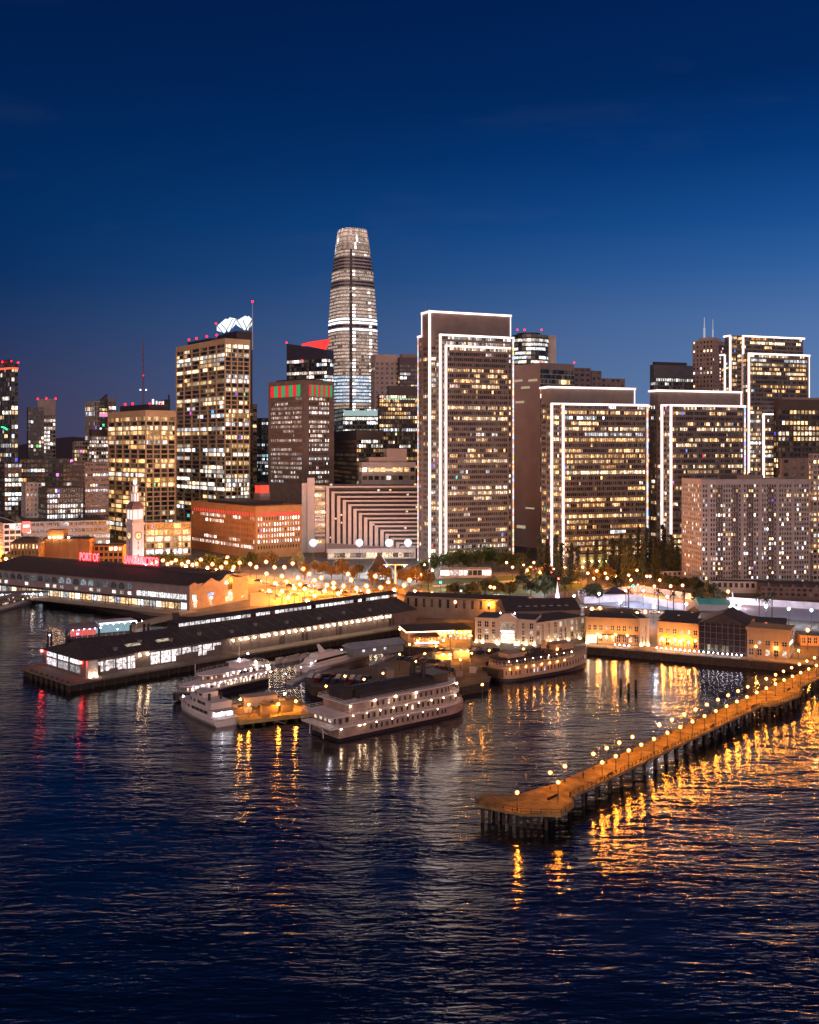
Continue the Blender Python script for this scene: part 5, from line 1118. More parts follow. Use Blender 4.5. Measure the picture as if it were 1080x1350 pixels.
# ================================================================ trees
def leafmat(name,col):
    m=mat(name,col,.9,var=.45,scale=.7); return m
M_leaf=leafmat('leaves_green',(.05,.075,.02)); M_leafd=leafmat('leaves_dark',(.035,.045,.018)); M_leafo=leafmat('leaves_lamp_orange',(.16,.10,.03)); M_bark=mat('bark',(.06,.045,.035),.9)  # plaza leaves have orange lamp light put into their base colour
def crown(kind,n,seed):
    r=random.Random(seed); q=MB()
    if kind=='round': cl=[(r.uniform(-2.6,2.6),r.uniform(-2.6,2.6),r.uniform(4.2,8),r.uniform(1.2,2.2)) for _ in range(13)]
    elif kind=='tall': cl=[(r.uniform(-1,1)*(1-i/30),r.uniform(-1,1)*(1-i/30),3+i*.85,1.7*(1-i/26)+.5) for i in range(22)]
    else: cl=[]
    for _ in range(n):
        cx,cy,cz,cr=r.choice(cl); u=Vector((r.gauss(0,1),r.gauss(0,1),r.gauss(0,1))).normalized()*cr*r.uniform(.55,1.05); p=Vector((cx,cy,cz))+u
        a=Vector((r.gauss(0,1),r.gauss(0,1),r.gauss(0,1))).normalized(); c=a.orthogonal().normalized(); s=r.uniform(.22,.5)
        q.quad(tuple(p-a*s),tuple(p-c*s*.6),tuple(p+a*s),tuple(p+c*s*.6))
    return q
def trunk(h,r0=.28,limbs=5,seed=1):
    r=random.Random(seed); q=MB(); q.cyl(0,0,0,h,r0,r0*.5,7)
    for i in range(limbs):
        a=i*2.4; z=h*r.uniform(.55,.95); q.tube((0,0,z),(math.cos(a)*2,math.sin(a)*2,z+2),r0*.35,5)
    return q
def palm(seed):
    r=random.Random(seed); q=MB()
    for i in range(26):
        a=i*2*math.pi/26*5; e=r.uniform(-.3,1.0); prev=Vector((0,0,9)); d=Vector((math.cos(a)*math.cos(e),math.sin(a)*math.cos(e),math.sin(e)))
        side=Vector((-math.sin(a),math.cos(a),0))
        for k in range(5):
            nx=prev+d*.62; w=.34*(1-k/6); q.quad(tuple(prev-side*w),tuple(nx-side*w*.8),tuple(nx+side*w*.8),tuple(prev+side*w)); prev=nx; d=(d+Vector((0,0,-.28))).normalized()
    return q
def tree_proto(name,kind,leaf,group,cat='tree',seed=3):
    r=thing(name,'x',cat,(0,0,-60),0,group)
    if kind=='palm': palm(seed).build('crown',leaf,r); q=MB(); q.cyl(0,0,0,9,.3,.22,7); q.build('trunk',M_bark,r)
    else: crown(kind,1500 if kind=='round' else 1700,seed).build('crown',leaf,r); trunk(5.5 if kind=='round' else 18,seed=seed).build('trunk',M_bark,r)
    return r
def forest(p,pts,labf,sc,z=LZ,D=None):
    tr=treeof(p)
    for i,t in enumerate(pts):
        g=at(t[0],t[2]) if len(t)>2 else gp(t[0],t[1]); s_=R.uniform(*sc); s_=t[3] if len(t)>3 else s_; l=labf(i)
        if i==0: p.location=(g.x,g.y,z); p.scale=(s_,)*3; p['label']=l; p.rotation_euler.z=1
        else: dup(p,(g.x,g.y,z),R.uniform(0,6),l,(s_*R.uniform(.9,1.1),s_*R.uniform(.9,1.1),s_*R.uniform(.9,1.15)),tr)
forest(tree_proto('poplar_tree','tall',M_leafd,'tall dark trees before the outlined towers',seed=5),
 [(775,0,650,.95),(786,0,655,1.1),(797,0,648,1.2),(808,0,652,1.3),(819,0,655,1.35),(831,0,648,1.3),(842,0,650,1.4),(853,0,660,1.35),(864,0,650,1.3),(874,0,655,1.4),(885,0,650,1.3),(893,0,645,1.1),(848,0,635,1.1),(823,0,630,1.1),(868,0,632,1.15)],
 lambda i:'tall dark tree in the grove before the outlined towers, %s toward the balconied tower'%ORD[i],(1,1.2))
forest(tree_proto('slender_tree','tall',M_leafd,'thin tall trees on the street beyond the lawn',seed=9),
 [(697,0,640,1.0),(712,0,630,1.25),(722,0,640,1.2),(733,0,628,1.3),(741,0,640,1.2),(753,0,625,1.2),(762,0,640,1.0),(688,0,650,.8)],
 lambda i:'thin tall tree between the lawn and the broad outlined tower, %s along'%ORD[i],(1,1.2))
forest(tree_proto('park_tree','round',M_leaf,'rounded green trees along the back of the lawn',seed=11),
 [(560,762),(571,758),(583,755),(597,754),(606,752),(617,753),(630,752),(657,753),(665,751),(676,752),(685,753),(649,750),(640,748),(592,749)],
 lambda i:'rounded green tree at the back of the lawn, %s counting from the plaza'%ORD[i],(1.1,1.5))
forest(tree_proto('street_tree','round',M_leafd,'dark trees on the near edge of the park',seed=12),
 [(640,786),(655,789),(600,790),(672,790),(700,785),(690,778),(710,779),(727,783),(718,790),(625,795),(745,777),(778,790),(785,795),(893,778),(903,780),(913,784),(922,786),(935,792),(948,795),(920,799),(880,777),(812,783)],
 lambda i:'dark bushy tree between the park and the pier sheds, %s counting toward the courts'%ORD[i],(.85,1.2))
forest(tree_proto('plaza_tree','round',M_leafo,'orange lit plaza trees beyond the long shed',seed=13),
 [(402,765),(425,762),(437,764),(452,766),(466,770),(474,762),(491,772),(498,764),(509,770),(530,770),(540,775),(549,768),(556,774),(565,779),(415,757),(447,757),(525,762),(648,781),(785,768),(795,765),(803,768),(360,748),(343,748),(392,750)],
 lambda i:'orange lit tree on the plaza side of the waterfront road, %s in its scattered row'%ORD[i],(.85,1.25))
forest(tree_proto('hotel_tree','round',M_leaf,'trees in front of the tan and masonry buildings',seed=14),
 [(196,750),(208,751),(222,751),(238,752),(262,754),(276,753),(290,754),(303,756),(316,756),(331,752),(10,752),(24,750),(140,747)],
 lambda i:'low green tree before the orange masonry building, %s counting from the clock tower'%ORD[i],(1,1.25))
forest(tree_proto('palm_tree','palm',M_leafd,'palms on the waterfront road',seed=15),
 [(766,804),(829,806),(888,812),(902,811),(1001,818),(1010,822),(1018,818),(868,808),(745,802)],
 lambda i:'palm on the waterfront road behind the pier buildings, %s toward the frame edge'%ORD[i],(.95,1.15))
# ================================================================ cars
M_carcols=[mat('car_paint_%s'%n,c,.3,.3,var=.03) for n,c in (('white',(.6,.6,.6)),('black',(.02,.02,.02)),('silver',(.3,.3,.32)),('blue',(.03,.05,.10)),('red',(.10,.015,.015)))]
M_tyre=mat('tyre_rubber',(.02,.02,.02),.9); M_hl=lamp('headlight',(1,.92,.8),60); M_tl=lamp('taillight',(1,.03,.04),30)
def car_proto(col,name='car'):
    r=thing('parked_car','x','car',(0,0,-60),0,'cars parked on the quay and driving by the plaza')
    prof=[(-2.2,.35),(-2.2,.85),(-1.9,1.0),(-1.3,1.05),(-.8,1.48),(.6,1.5),(1.2,1.05),(2.05,.9),(2.25,.7),(2.25,.35)]
    q=MB(); q.loft([[(x,y,z) for x,z in prof] for y in (-.88,.88)]); q.build('body',col,r)
    q=MB()
    for y in (-.89,.89):
        pts=[(-1.15,y,1.06),(-.75,y,1.4),(.55,y,1.42),(1.0,y,1.06)]; q.poly(pts if y<0 else pts[::-1])
    q.quad((.66,-.75,1.47),(1.18,-.8,1.1),(1.18,.8,1.1),(.66,.75,1.47)); q.build('window',MATS['black_glass'],r)
    for x in (-1.4,1.4):
        for y in (-.85,.85):
            q=MB(); n=10; q.loft([[(x+.33*math.cos(6.283*k/n),y+s_,.33+.33*math.sin(6.283*k/n)) for k in range(n)] for s_ in (-.1,.1)]); q.build('wheel',M_tyre,r)
    return r
def addlights(r):
    for y in (-.62,.62):
        q=MB(); q.box(2.26,2.32,y-.16,y+.16,.6,.78); q.build('headlight',M_hl,r); q=MB(); q.box(-2.27,-2.21,y-.18,y+.18,.66,.86); q.build('taillight',M_tl,r)
cp=[car_proto(c) for c in M_carcols]; cn=['white','black','silver','blue','red']; used_=[False]*5
lit=[car_proto(c) for c in M_carcols[:3]]; [addlights(r) for r in lit]; usedl=[False]*3
rc=random.Random(3); cnt={}
def putcar(x,y,rot,onroad,where,z=LZ+.02):
    g=gp(x,y,z); k=rc.randrange(3 if onroad else 5); pool=lit if onroad else cp; us=usedl if onroad else used_; key=(cn[k],where); cnt[key]=cnt.get(key,0)+1
    l='%s car %s, %s of its colour there'%(cn[k],where,ORD[min(29,cnt[key]-1)])
    if not us[k]: o=pool[k]; o.location=g; o.rotation_euler.z=rot; o['label']=l; us[k]=True
    else: dup(pool[k],g,rot,l,tree=trees_[(onroad,k)])
trees_={(True,k):treeof(lit[k]) for k in range(3)}; trees_.update({(False,k):treeof(cp[k]) for k in range(5)})
for i in range(8): putcar(574+i*8,862-i*.6-(i%2)*1.2,1.2,False,'parked in the row before the restaurant')
for i in range(7): putcar(612+i*7,859+ (i%2)*3,1.1,False,'parked on the quay near the lit portal')
for i in range(6): putcar(531+i*9,870+i*.8,.4,False,'parked on the quay beside the bright tent')
for i in range(5): putcar(548+i*12,879+i*1.5,1.0,False,'parked on the outer quay behind the big riverboat')
for i in range(9): putcar(412+i*9,893+i*.4,1.2,False,'parked by the blue grey dock shed')
for i in range(7): putcar(420+i*11,899+i*.6,1.2,False,'parked at the lot edge behind the big riverboat')
for i in range(22): putcar(340+i*10.5,766.5+i*1.15+(i%3)*1.6,-.35+(math.pi if i%2 else 0),True,'driving on the road across the orange plaza')
for i in range(7): putcar(345+i*11,780+(i*7%5)*1.6,rc.uniform(0,3),True,'on the orange lit plaza')
for i in range(14): putcar(575+i*24,790+i*1.55,-.15+(math.pi if i%2 else 0),True,'driving on the road behind the pier sheds')
for i in range(8): putcar(190+i*17,746.5+i*1.3,-.1+(math.pi if i%2 else 0),True,'driving on the road behind the market hall')
for i in range(5): putcar(700+i*6,752-i*1.2,1.9,True,'on the street between two outlined towers')
# ================================================================ boats
def outline(x0,x1,hw,rf,rb,n=8,pf=2.0):
    pts=[]
    for i in range(n+1):
        a=-math.pi/2+math.pi/2*i/n; pts.append((x1-rf+rf*abs(math.cos(a))**(2/pf) if rf else x1,hw*math.sin(a) if rf else -hw+0*i)) if rf else None
    if not rf: pts.append((x1,-hw))
    if rf:
        for i in range(1,n+1):
            a=math.pi/2*i/n; pts.append((x1-rf+rf*abs(math.cos(a))**(2/pf),hw*math.sin(a)))
    else: pts.append((x1,hw))
    if rb:
        for i in range(2*n+1):
            a=math.pi/2-math.pi*i/(2*n); pts.append((x0+rb-rb*abs(math.cos(a))**(2/pf),hw*math.sin(a)))
    else: pts+=[(x0,hw),(x0,-hw)]
    o=[]
    for p in pts:
        if not o or math.dist(o[-1],p)>.02: o.append(p)
    return o
def slab(q,o,z0,z1,grow=0,shift=0,sheer=0,x1=1):
    def rg(z,g): return [(x*(1+g*.0)+shift,y*(1+g),z+sheer*max(0,x/x1-.5)**2*4) for x,y in o]
    q.loft([rg(z0,0),rg(z1,grow)])
def winrow(root,o,z,h,w,sp,lit,skip=0,name='window_band',off=.06,sheer=0,x1=1,side=None,tone=(1,.8,.62)):
    q=MB(); per=0
    for a,c in zip(o,o[1:]+o[:1]):
        L=math.dist(a,c); 
        if L<1e-3: continue
        dx,dy=(c[0]-a[0])/L,(c[1]-a[1])/L; nx,ny=dy,-dx
        s_=(-per)%sp
        while s_+w<L or (L<sp and s_<L):
            e=min(s_+w,max(s_+w*.6,L)); g=R.uniform(.4,1.6) if R.random()<lit else .02; x,y=a[0]+dx*s_,a[1]+dy*s_; X,Y=a[0]+dx*e,a[1]+dy*e; dz=sheer*max(0,x/x1-.5)**2*4
            q.quad((x+nx*off,y+ny*off,z+dz),(X+nx*off,Y+ny*off,z+dz),(X+nx*off,Y+ny*off,z+h+dz),(x+nx*off,y+ny*off,z+h+dz),(g*tone[0],g*tone[1],g*tone[2])); s_+=sp
        per+=L
    return q.build(name,GLASS,root)
def deckrail(root,o,z,h=1.0,sheer=0,x1=1):
    q=MB(); P=o+o[:1]
    for a,c in zip(P,P[1:]):
        za=z+sheer*max(0,a[0]/x1-.5)**2*4; zc=z+sheer*max(0,c[0]/x1-.5)**2*4
        for k in (.5,1): q.tube((*a,za+h*k),(*c,zc+h*k),.045,3)
        L=math.dist(a,c); n=max(1,int(L/2.5))
        for i in range(n): t=i/n; q.tube((a[0]+(c[0]-a[0])*t,a[1]+(c[1]-a[1])*t,za),(a[0]+(c[0]-a[0])*t,a[1]+(c[1]-a[1])*t,za+h),.045,3)
    q.build('railing',M_white,root)
def bulb(root,x,y,z,r,m,name='deck_lamp'): q=MB(); q.ball(x,y,z,r,nu=6,nv=4); q.build(name,m,root)
def boat(name,label,cat,stern,bow,group=None):
    a=gp(*stern,0);c=gp(*bow,0); r=thing(name,label,cat,(a.x,a.y,0),math.atan2(c.y-a.y,c.x-a.x),group); return r,math.dist((a.x,a.y),(c.x,c.y))
M_hullw=mat('hull_cream',(.36,.27,.235),.5,var=.25,scale=.5); M_hulld=mat('hull_dark',(.025,.02,.025),.4); M_deckc=mat('deck_dark',(.04,.035,.035),.8)
# --- big three deck riverboat
r,L=boat('riverboat','big cream three deck riverboat with a dark covered top deck, moored outermost','riverboat',(428,972.5),(607,934.5))
o0=outline(0,L,6.6,12,0); o1=outline(-3.2,L-1.5,7.4,11,0); o2=outline(2.5,L-4,6.9,10,0); ot=outline(2.5,L-4,7.3,10,0)
q=MB(); slab(q,o0,-.5,1.0,.03); q.build('hull',M_hulld,r)
q=MB(); slab(q,outline(.3,L-.3,6.7,12,0),1.0,4.0,.02); q.build('hull_side',M_hullw,r)
q=MB(); slab(q,o1,4.0,4.35); slab(q,outline(-3,L-2.5,7.3,10,0),7.2,7.5); slab(q,ot,10.4,10.7); q.build('deck',M_white,r)
q=MB(); slab(q,outline(.2,L-3,6.5,11,0),4.35,7.2); slab(q,outline(4,L-6,6.5,10,0),7.5,10.4); q.build('deckhouse',M_hullw,r)
winrow(r,outline(10,L-1,6.8,12,0),2.0,1.3,.75,2.0,.05,off=.12); winrow(r,outline(8,L-3.0,6.5,11,0),5.1,1.5,.8,2.1,.1); winrow(r,outline(12,L-6,6.5,10,0),8.2,1.5,.8,2.1,.06)
winrow(r,outline(6,12,6.52,0,0),5.0,2.0,4.2,5,1,tone=(.75,.85,1.3)); winrow(r,outline(.15,5,6.55,0,0),5.0,1.6,1.2,2.4,.4)
deckrail(r,o1,4.35); deckrail(r,outline(-3,L-2.5,7.2,10,0),7.5); deckrail(r,outline(2.7,L-4.2,7.0,10,0),10.7,.9)
q=MB(); n=8
tent=[[(x,-5.2,10.8),(x,-5.2,12.2),(x,-3,13.2),(x,0,13.7),(x,3,13.2),(x,5.2,12.2),(x,5.2,10.8)] for x in (9,L-15)]; q.loft(tent); q.build('top_deck_canopy',M_deckc,r)
q=MB(); q.box(3.6,8,-3,3,10.75,13.4); q.box(3.2,8.4,-3.5,3.5,13.4,13.7); q.build('pilothouse',M_deckc,r)
q=MB(); q.box(L-15,L-9,-4,4,10.75,13.5); q.box(L-16,L-8,-4.4,4.4,13.5,13.8); q.build('aft_house',M_dark,r)
for y in (-2.6,2.6): q=MB(); q.cyl(L-18,y,11,18,.75,n=10); q.cyl(L-18,y,17.4,18.2,.95,n=10); q.build('funnel',M_black,r)
for s_ in (-1,1):
    q=MB(); q.tube((.1,2.2*s_+1,1.2),(-2.6,0,5.6) if 0 else (-3,.8*s_,4.0),.18,5); q.tube((-2.9,3.5*s_,1),(-2.9,3.2*s_,4),.14,5); q.build('stern_brace',M_white,r)
q=MB(); q.cyl(20,0,13.5,17,.08,n=4); q.build('flagpole',M_metal,r)
for x in range(5,int(L)-4,5): bulb(r,x,-7.4,7.0,.13,M_lwarm)
for x in range(8,int(L)-10,6): bulb(r,x,-6.8,3.7,.13,M_lwarm)
for x,y,z,m_,rr in ((1,-6.9,3.8,M_lwarm,.24),(7.5,-7,3.9,M_lwarm,.22),(9.5,-7,3.9,M_lwarm,.2),(13,-7.3,10.3,M_lwarm,.28),(21,-7.3,10.3,M_lwarm,.28),(29,-7.3,10.3,M_lwarm,.26),(L-7,-6,10.3,M_lwarm,.26),(4,-7.3,9.9,M_lwarm,.22),(-1,-4,7.0,M_lpost,.22)): bulb(r,x,y,z,rr,m_)
# --- double ended ferry
r,L=boat('historic_ferry','long cream old ferry with a dark roof, moored before the floodlit portal building','ferry',(650,897.5),(771,876.5))
o=outline(0,L,6.5,L*.42,9,pf=2.2)
M_fer=mat('ferry_cream',(.42,.30,.2),.6,var=.08,scale=.4)
q=MB(); slab(q,outline(.6,L-.8,6.1,L*.42,9),-.5,1.2); q.build('hull',M_hulld,r)
q=MB(); slab(q,o,1.2,5.2,.02,sheer=1.6,x1=L); q.build('deckhouse',M_fer,r)
q=MB(); slab(q,outline(-.4,L+.3,6.8,L*.42,9),5.15,5.45,sheer=1.6,x1=L); q.build('deck',M_fer,r)
winrow(r,o,2.5,1.5,.6,1.75,.12,sheer=1.6,x1=L,off=.1,tone=(.85,.8,.9))
q=MB(); slab(q,outline(1.5,L-9,5.2,12,5),5.45,7.6); q.build('upper_house',mat('ferry_brown',(.16,.10,.08),.8),r); winrow(r,outline(1.5,L-9,5.2,12,5),5.9,1.2,.8,1.6,.1)
q=MB(); slab(q,outline(.6,L-8,6,12,5),7.6,7.95); q.build('roof',M_shr,r)
q=MB(); q.box(L-18,L-9,-2.6,2.6,7.95,10); q.box(L-18.5,L-8.5,-3,3,10,10.3); q.cyl(L-22,0,7.9,12,1.0,n=10); q.build('pilothouse',M_fer,r)
q=MB(); q.box(5,13,-2.8,2.8,7.95,9.4); q.build('roof_house',M_fer,r)
for i in range(9): q=MB(); x=15+i*2.6; q.box(x,x+1.4,-3+ (i%3)*2,-1.6+(i%3)*2,7.95,8.9+.5*(i%2)); q.build('roof_vent',M_dark,r)
deckrail(r,outline(-.2,L,6.6,L*.42,9),5.45,sheer=1.6,x1=L)
for x in range(2,int(L)-3,4): bulb(r,x,-6.9 if x<L*.6 else -6.9+(x-L*.6)*.22,5.1,.12,M_lor)
for i in range(9): bulb(r,3+i*4,-5.3,7.4,.14,M_lwarm)
q=MB(); q.box(-1.2,1.2,-4.4,4.4,1.6,4.6); q.build('car_deck_opening',M_dark,r)
# --- lit dinner boat
r,L=boat('dinner_boat','brightly lit white dinner boat strung with lights along its decks','boat',(349,899),(229,926))
o=outline(0,L,4.3,L*.4,3)
q=MB(); slab(q,o,-.4,2.1,.05,sheer=1.0,x1=L); q.build('hull',M_hulld,r)
q=MB(); slab(q,outline(.5,L-5,4.0,12,2),2.1,4.7); slab(q,outline(1,L-12,3.6,9,2),5,7.2); q.build('deckhouse',M_hullw,r)
q=MB(); slab(q,outline(0,L-2.5,4.4,13,2),4.7,4.95); slab(q,outline(.5,L-10,4.1,9,2),7.2,7.45); q.build('deck',M_white,r)
winrow(r,outline(.5,L-5,4.0,12,2),2.9,1.1,.9,1.4,.75,tone=(1.2,.9,.6)); winrow(r,outline(1,L-12,3.6,9,2),5.7,.9,.9,1.5,.7,tone=(1.2,.85,.6))
deckrail(r,outline(0,L-2.5,4.3,13,2),4.95); deckrail(r,outline(.5,L-10,4.0,9,2),7.45); deckrail(r,outline(0,L-.2,4.3,L*.4,3),2.2,.9,1.0,L)
q=MB(); q.box(9,15,-2,2,7.45,9.3); q.box(8,16,-2.4,2.4,9.3,9.5); q.build('pilothouse',M_white,r)
q=MB(); q.cyl(12,0,9.5,14.5,.1,n=5); q.cyl(L-9,0,7,11.5,.1,n=5); q.build('mast',M_white,r)
for i in range(13): bulb(r,2+i*(L-8)/12,4.3,7.0 if i<8 else 4.6,.16,M_lpost)
for i in range(16): bulb(r,1+i*(L-3)/16,4.5,4.5,.13,M_lpost)
for x,z in ((6,8.4),(1,6.2),(-.3,5.5)): bulb(r,x,2,z,.42,M_lwarm)
bulb(r,12,0,10,.35,M_lpost); bulb(r,8,0,11.5,.3,M_lpost)
# --- catamaran excursion boat
r,L=boat('excursion_boat','white excursion boat with dark window bands and a brightly lit stern saloon','boat',(300,957),(240,931))
q=MB(); st=[]
for t,hw,zt_ in ((0,4.4,2.0),(.3,4.5,2.1),(.6,4.3,2.5),(.82,3.0,2.9),(1.0,.25,3.3)):
    x=t*L; st.append([(x,-hw*.75,-.4),(x,-hw,zt_*.5),(x,-hw,zt_),(x,hw,zt_),(x,hw,zt_*.5),(x,hw*.75,-.4)])
q.loft(st); q.build('hull',M_white,r)
q=MB(); slab(q,outline(3,L-5,3.9,9,0),2.1,4.4); slab(q,outline(4,L-9,3.5,7,0),4.5,6.6); slab(q,outline(11,L-13,2.6,4,0),6.7,8.4); q.build('deckhouse',M_white,r)
winrow(r,outline(3.5,L-5,3.9,9,0),2.9,1.0,2.6,2.75,.0); winrow(r,outline(5,L-9,3.5,7,0),5.2,.95,2.6,2.75,.0)
winrow(r,outline(11.2,L-13,2.6,4,0),7.2,.8,2.0,2.2,0)
q=MB(); q.quad((2.92,3.4,2.4),(2.92,-3.4,2.4),(2.92,-3.4,4.2),(2.92,3.4,4.2),(2.2,2.1,2.3)); q.build('stern_window',GLASS,r)
q=MB(); q.box(-.2,3,-4,4,2.0,2.12); q.box(.5,4.2,-3.7,3.7,4.4,4.52); q.build('aft_deck',M_beige,r)
for y in (-2,2): q=MB(); q.cyl(8,y,6.6,8.6,.45,n=8); q.build('funnel',M_black,r)
q=MB(); q.cyl(13,0,8.4,11.5,.08,n=4); q.build('mast',M_white,r); deckrail(r,outline(.3,4.2,3.7,0,0),4.5); deckrail(r,outline(L-7,L-1,2.2,3,0),2.9,.8)
bulb(r,L-1,0,3.6,.14,M_lpost,'bow_lamp'); bulb(r,1.6,1,3.9,.2,M_lpost)
# --- work barge
g0=gp(360,928,1.5); a=gp(316,951,2.0); c=gp(404,941,2.0); rz=math.atan2(c.y-a.y,c.x-a.x)
r=thing('work_float','yellow lit mooring float with a gangway frame and sheds between the boats','float',(a.x,a.y,0),rz); Lb=math.dist((a.x,a.y),(c.x,c.y))+1; M_flt=mat('float_yellow',(.40,.28,.10),.8,var=.2,scale=.5)
q=MB(); q.box(0,Lb+3,0,24,.9,2.0); q.build('deck',M_flt,r);
for i in range(26):
    q=MB(); x=R.uniform(0,Lb); y=R.uniform(8.5,22); h=R.uniform(.6,2.2); q.box(x,x+R.uniform(.8,3),y,y+R.uniform(.8,2.4),2,2+h); q.build('deck_crate',R.choice([M_dark,M_flt,M_beige,M_grey]),r)
 
for i in range(7): q=MB(); q.box(.5+i*(Lb-1.5)/6,1.3+i*(Lb-1.5)/6,.2,8.8,-.5,.89); q.build('pontoon',M_wood,r)
q=MB(); q.box(9,14,5,8,2,4.4); q.box(8.7,14.3,4.7,8.3,4.4,4.6); q.build('cabin',M_flt,r); q=MB(); q.box(15,19,5.5,9,2,4); q.gable(14.8,19.2,5.3,9.2,4,5); q.build('cabin',M_flt,r); q=MB(); q.box(6,17,15,20,2,5); q.box(5.8,17.2,14.8,20.2,5,5.3); q.build('cabin',M_beige,r)
q=MB(); n=10
for i in range(n): a0=math.pi*i/n; a1=math.pi*(i+1)/n; q.tube((5.5-1.6*math.cos(a0),3,2+1.6*math.sin(a0)),(5.5-1.6*math.cos(a1),3,2+1.6*math.sin(a1)),.12,4)
q.tube((3.8,3,2),(5.4,3,5.2),.12,4); q.tube((7.2,3,2),(5.4,3,5.2),.12,4); q.build('winch_frame',M_metal,r)
q=MB(); q.cyl(5,7,2,4.8,.08,n=4); q.cyl(13.5,3.6,2,4.8,.08,n=4); q.build('lamp_pole',M_metal,r)
bulb(r,5,7,5,.3,M_lor); bulb(r,13.5,3.6,5,.34,M_lor); bulb(r,Lb-2,7,4.5,.34,M_lor); bulb(r,4,13,5.5,.3,M_lor); bulb(r,19,14,5.5,.3,M_lor)
q=MB(); 
for s_ in (0,.7): q.tube((8,-.2+s_*.2,2),(13.5,-3.4+s_,.6),.1,4)
q.build('boarding_ramp',M_metal,r)
# --- superyacht and docks
r,L=boat('motor_yacht','sleek grey white motor yacht with a raked mast, behind the parking quay','yacht',(398,886),(487,864))
q=MB(); st=[]
for t,hw,zt_ in ((0,3.4,2.2),(.4,3.6,2.4),(.75,2.8,3.0),(1.0,.2,3.8)): x=t*L; st.append([(x,-hw*.6,-.3),(x,-hw,zt_*.5),(x,-hw,zt_),(x,hw,zt_),(x,hw,zt_*.5),(x,hw*.6,-.3)])
q.loft(st); q.build('hull',M_white,r)
q=MB(); q.loft([[(L*.08,-2.8,2.4),(L*.7,-2.4,2.7),(L*.6,-2.2,4.4),(L*.12,-2.6,4.4)],[(L*.08,2.8,2.4),(L*.7,2.4,2.7),(L*.6,2.2,4.4),(L*.12,2.6,4.4)]]); q.loft([[(L*.15,-2.2,4.4),(L*.52,-1.9,4.4),(L*.45,-1.8,5.9),(L*.18,-2,5.9)],[(L*.15,2.2,4.4),(L*.52,1.9,4.4),(L*.45,1.8,5.9),(L*.18,2,5.9)]]); q.build('superstructure',M_white,r)
q=MB(); q.quad((L*.12,-2.82,3.0),(L*.6,-2.5,3.2),(L*.56,-2.42,4.0),(L*.13,-2.74,4.0)); q.build('window_band',MATS['black_glass'],r)
q=MB(); q.loft([[(L*.25,-.3,5.9),(L*.33,-.3,5.9),(L*.24,-.15,9.2),(L*.21,-.15,9.2)],[(L*.25,.3,5.9),(L*.33,.3,5.9),(L*.24,.15,9.2),(L*.21,.15,9.2)]]); q.build('mast',M_white,r); bulb(r,2,-3,3.4,.25,M_lpost)
r,L=boat('touring_yacht','pink lit touring yacht at the ferry landing by the frame edge','yacht',(-40,815),(50,792))
q=MB(); st=[]
for t,hw,zt_ in ((0,3.6,2.6),(.5,3.8,2.6),(.8,2.8,3.2),(1.0,.2,4.0)): x=t*L; st.append([(x,-hw*.6,-.3),(x,-hw,zt_*.5),(x,-hw,zt_),(x,hw,zt_),(x,hw,zt_*.5),(x,hw*.6,-.3)])
q.loft(st); q.build('hull',M_white,r); q=MB(); slab(q,outline(2,L*.84,3.2,6,0),2.6,4.8); slab(q,outline(4,L*.72,2.8,5,0),4.9,6.6); q.build('deckhouse',M_hullw,r)
winrow(r,outline(2,L*.84,3.2,6,0),3.3,.8,1.5,2,.5); winrow(r,outline(4,L*.72,2.8,5,0),5.4,.7,1.5,2,.3); deckrail(r,outline(2,L*.95,2.6,7,0),2.9,.8)
for x in (L*.86,L*.5,L*.3): bulb(r,x,-2,5,.3,M_lwarm)
# small craft at the inner docks
small=[(405,893,487,.6),(372,884,0,.6),(386,879,0,.6),(455,885,0,.5),(505,866,0,.4),(520,862,0,.4),(430,876,0,.5),(365,893,0,.7)]
sp_=thing('small_boat','x','boat',(0,0,0),0,'small boats at the inner docks'); q=MB(); st=[]
for t,hw,zt_ in ((0,1.3,.9),(.5,1.45,.9),(.8,1,1.1),(1.0,.1,1.4)): x=t*9; st.append([(x,-hw*.6,-.2),(x,-hw,zt_),(x,hw,zt_),(x,hw*.6,-.2)])
q.loft(st); q.build('hull',M_white,sp_); q=MB(); q.box(2.2,5.6,-.9,.9,.9,2.1); q.build('cabin',M_beige,sp_); q=MB(); q.box(5.62,5.66,-.8,.8,1.3,2); q.build('windscreen',MATS['black_glass'],sp_)
tr=treeof(sp_); sm=[(360,876),(372,874),(384,872),(395,870),(504,870) ,(436,866),(448,863),(459,861)]
for i,(x,y) in enumerate(sm):
    g=gp(x,y,0); l='small white boat on the inner dock behind the dinner boat, %s toward the restaurant'%ORD[i]
    if i==0: sp_.location=g; sp_.rotation_euler.z=.9; sp_['label']=l
    else: dup(sp_,g,.9+R.uniform(-.2,.2),l,tree=tr)
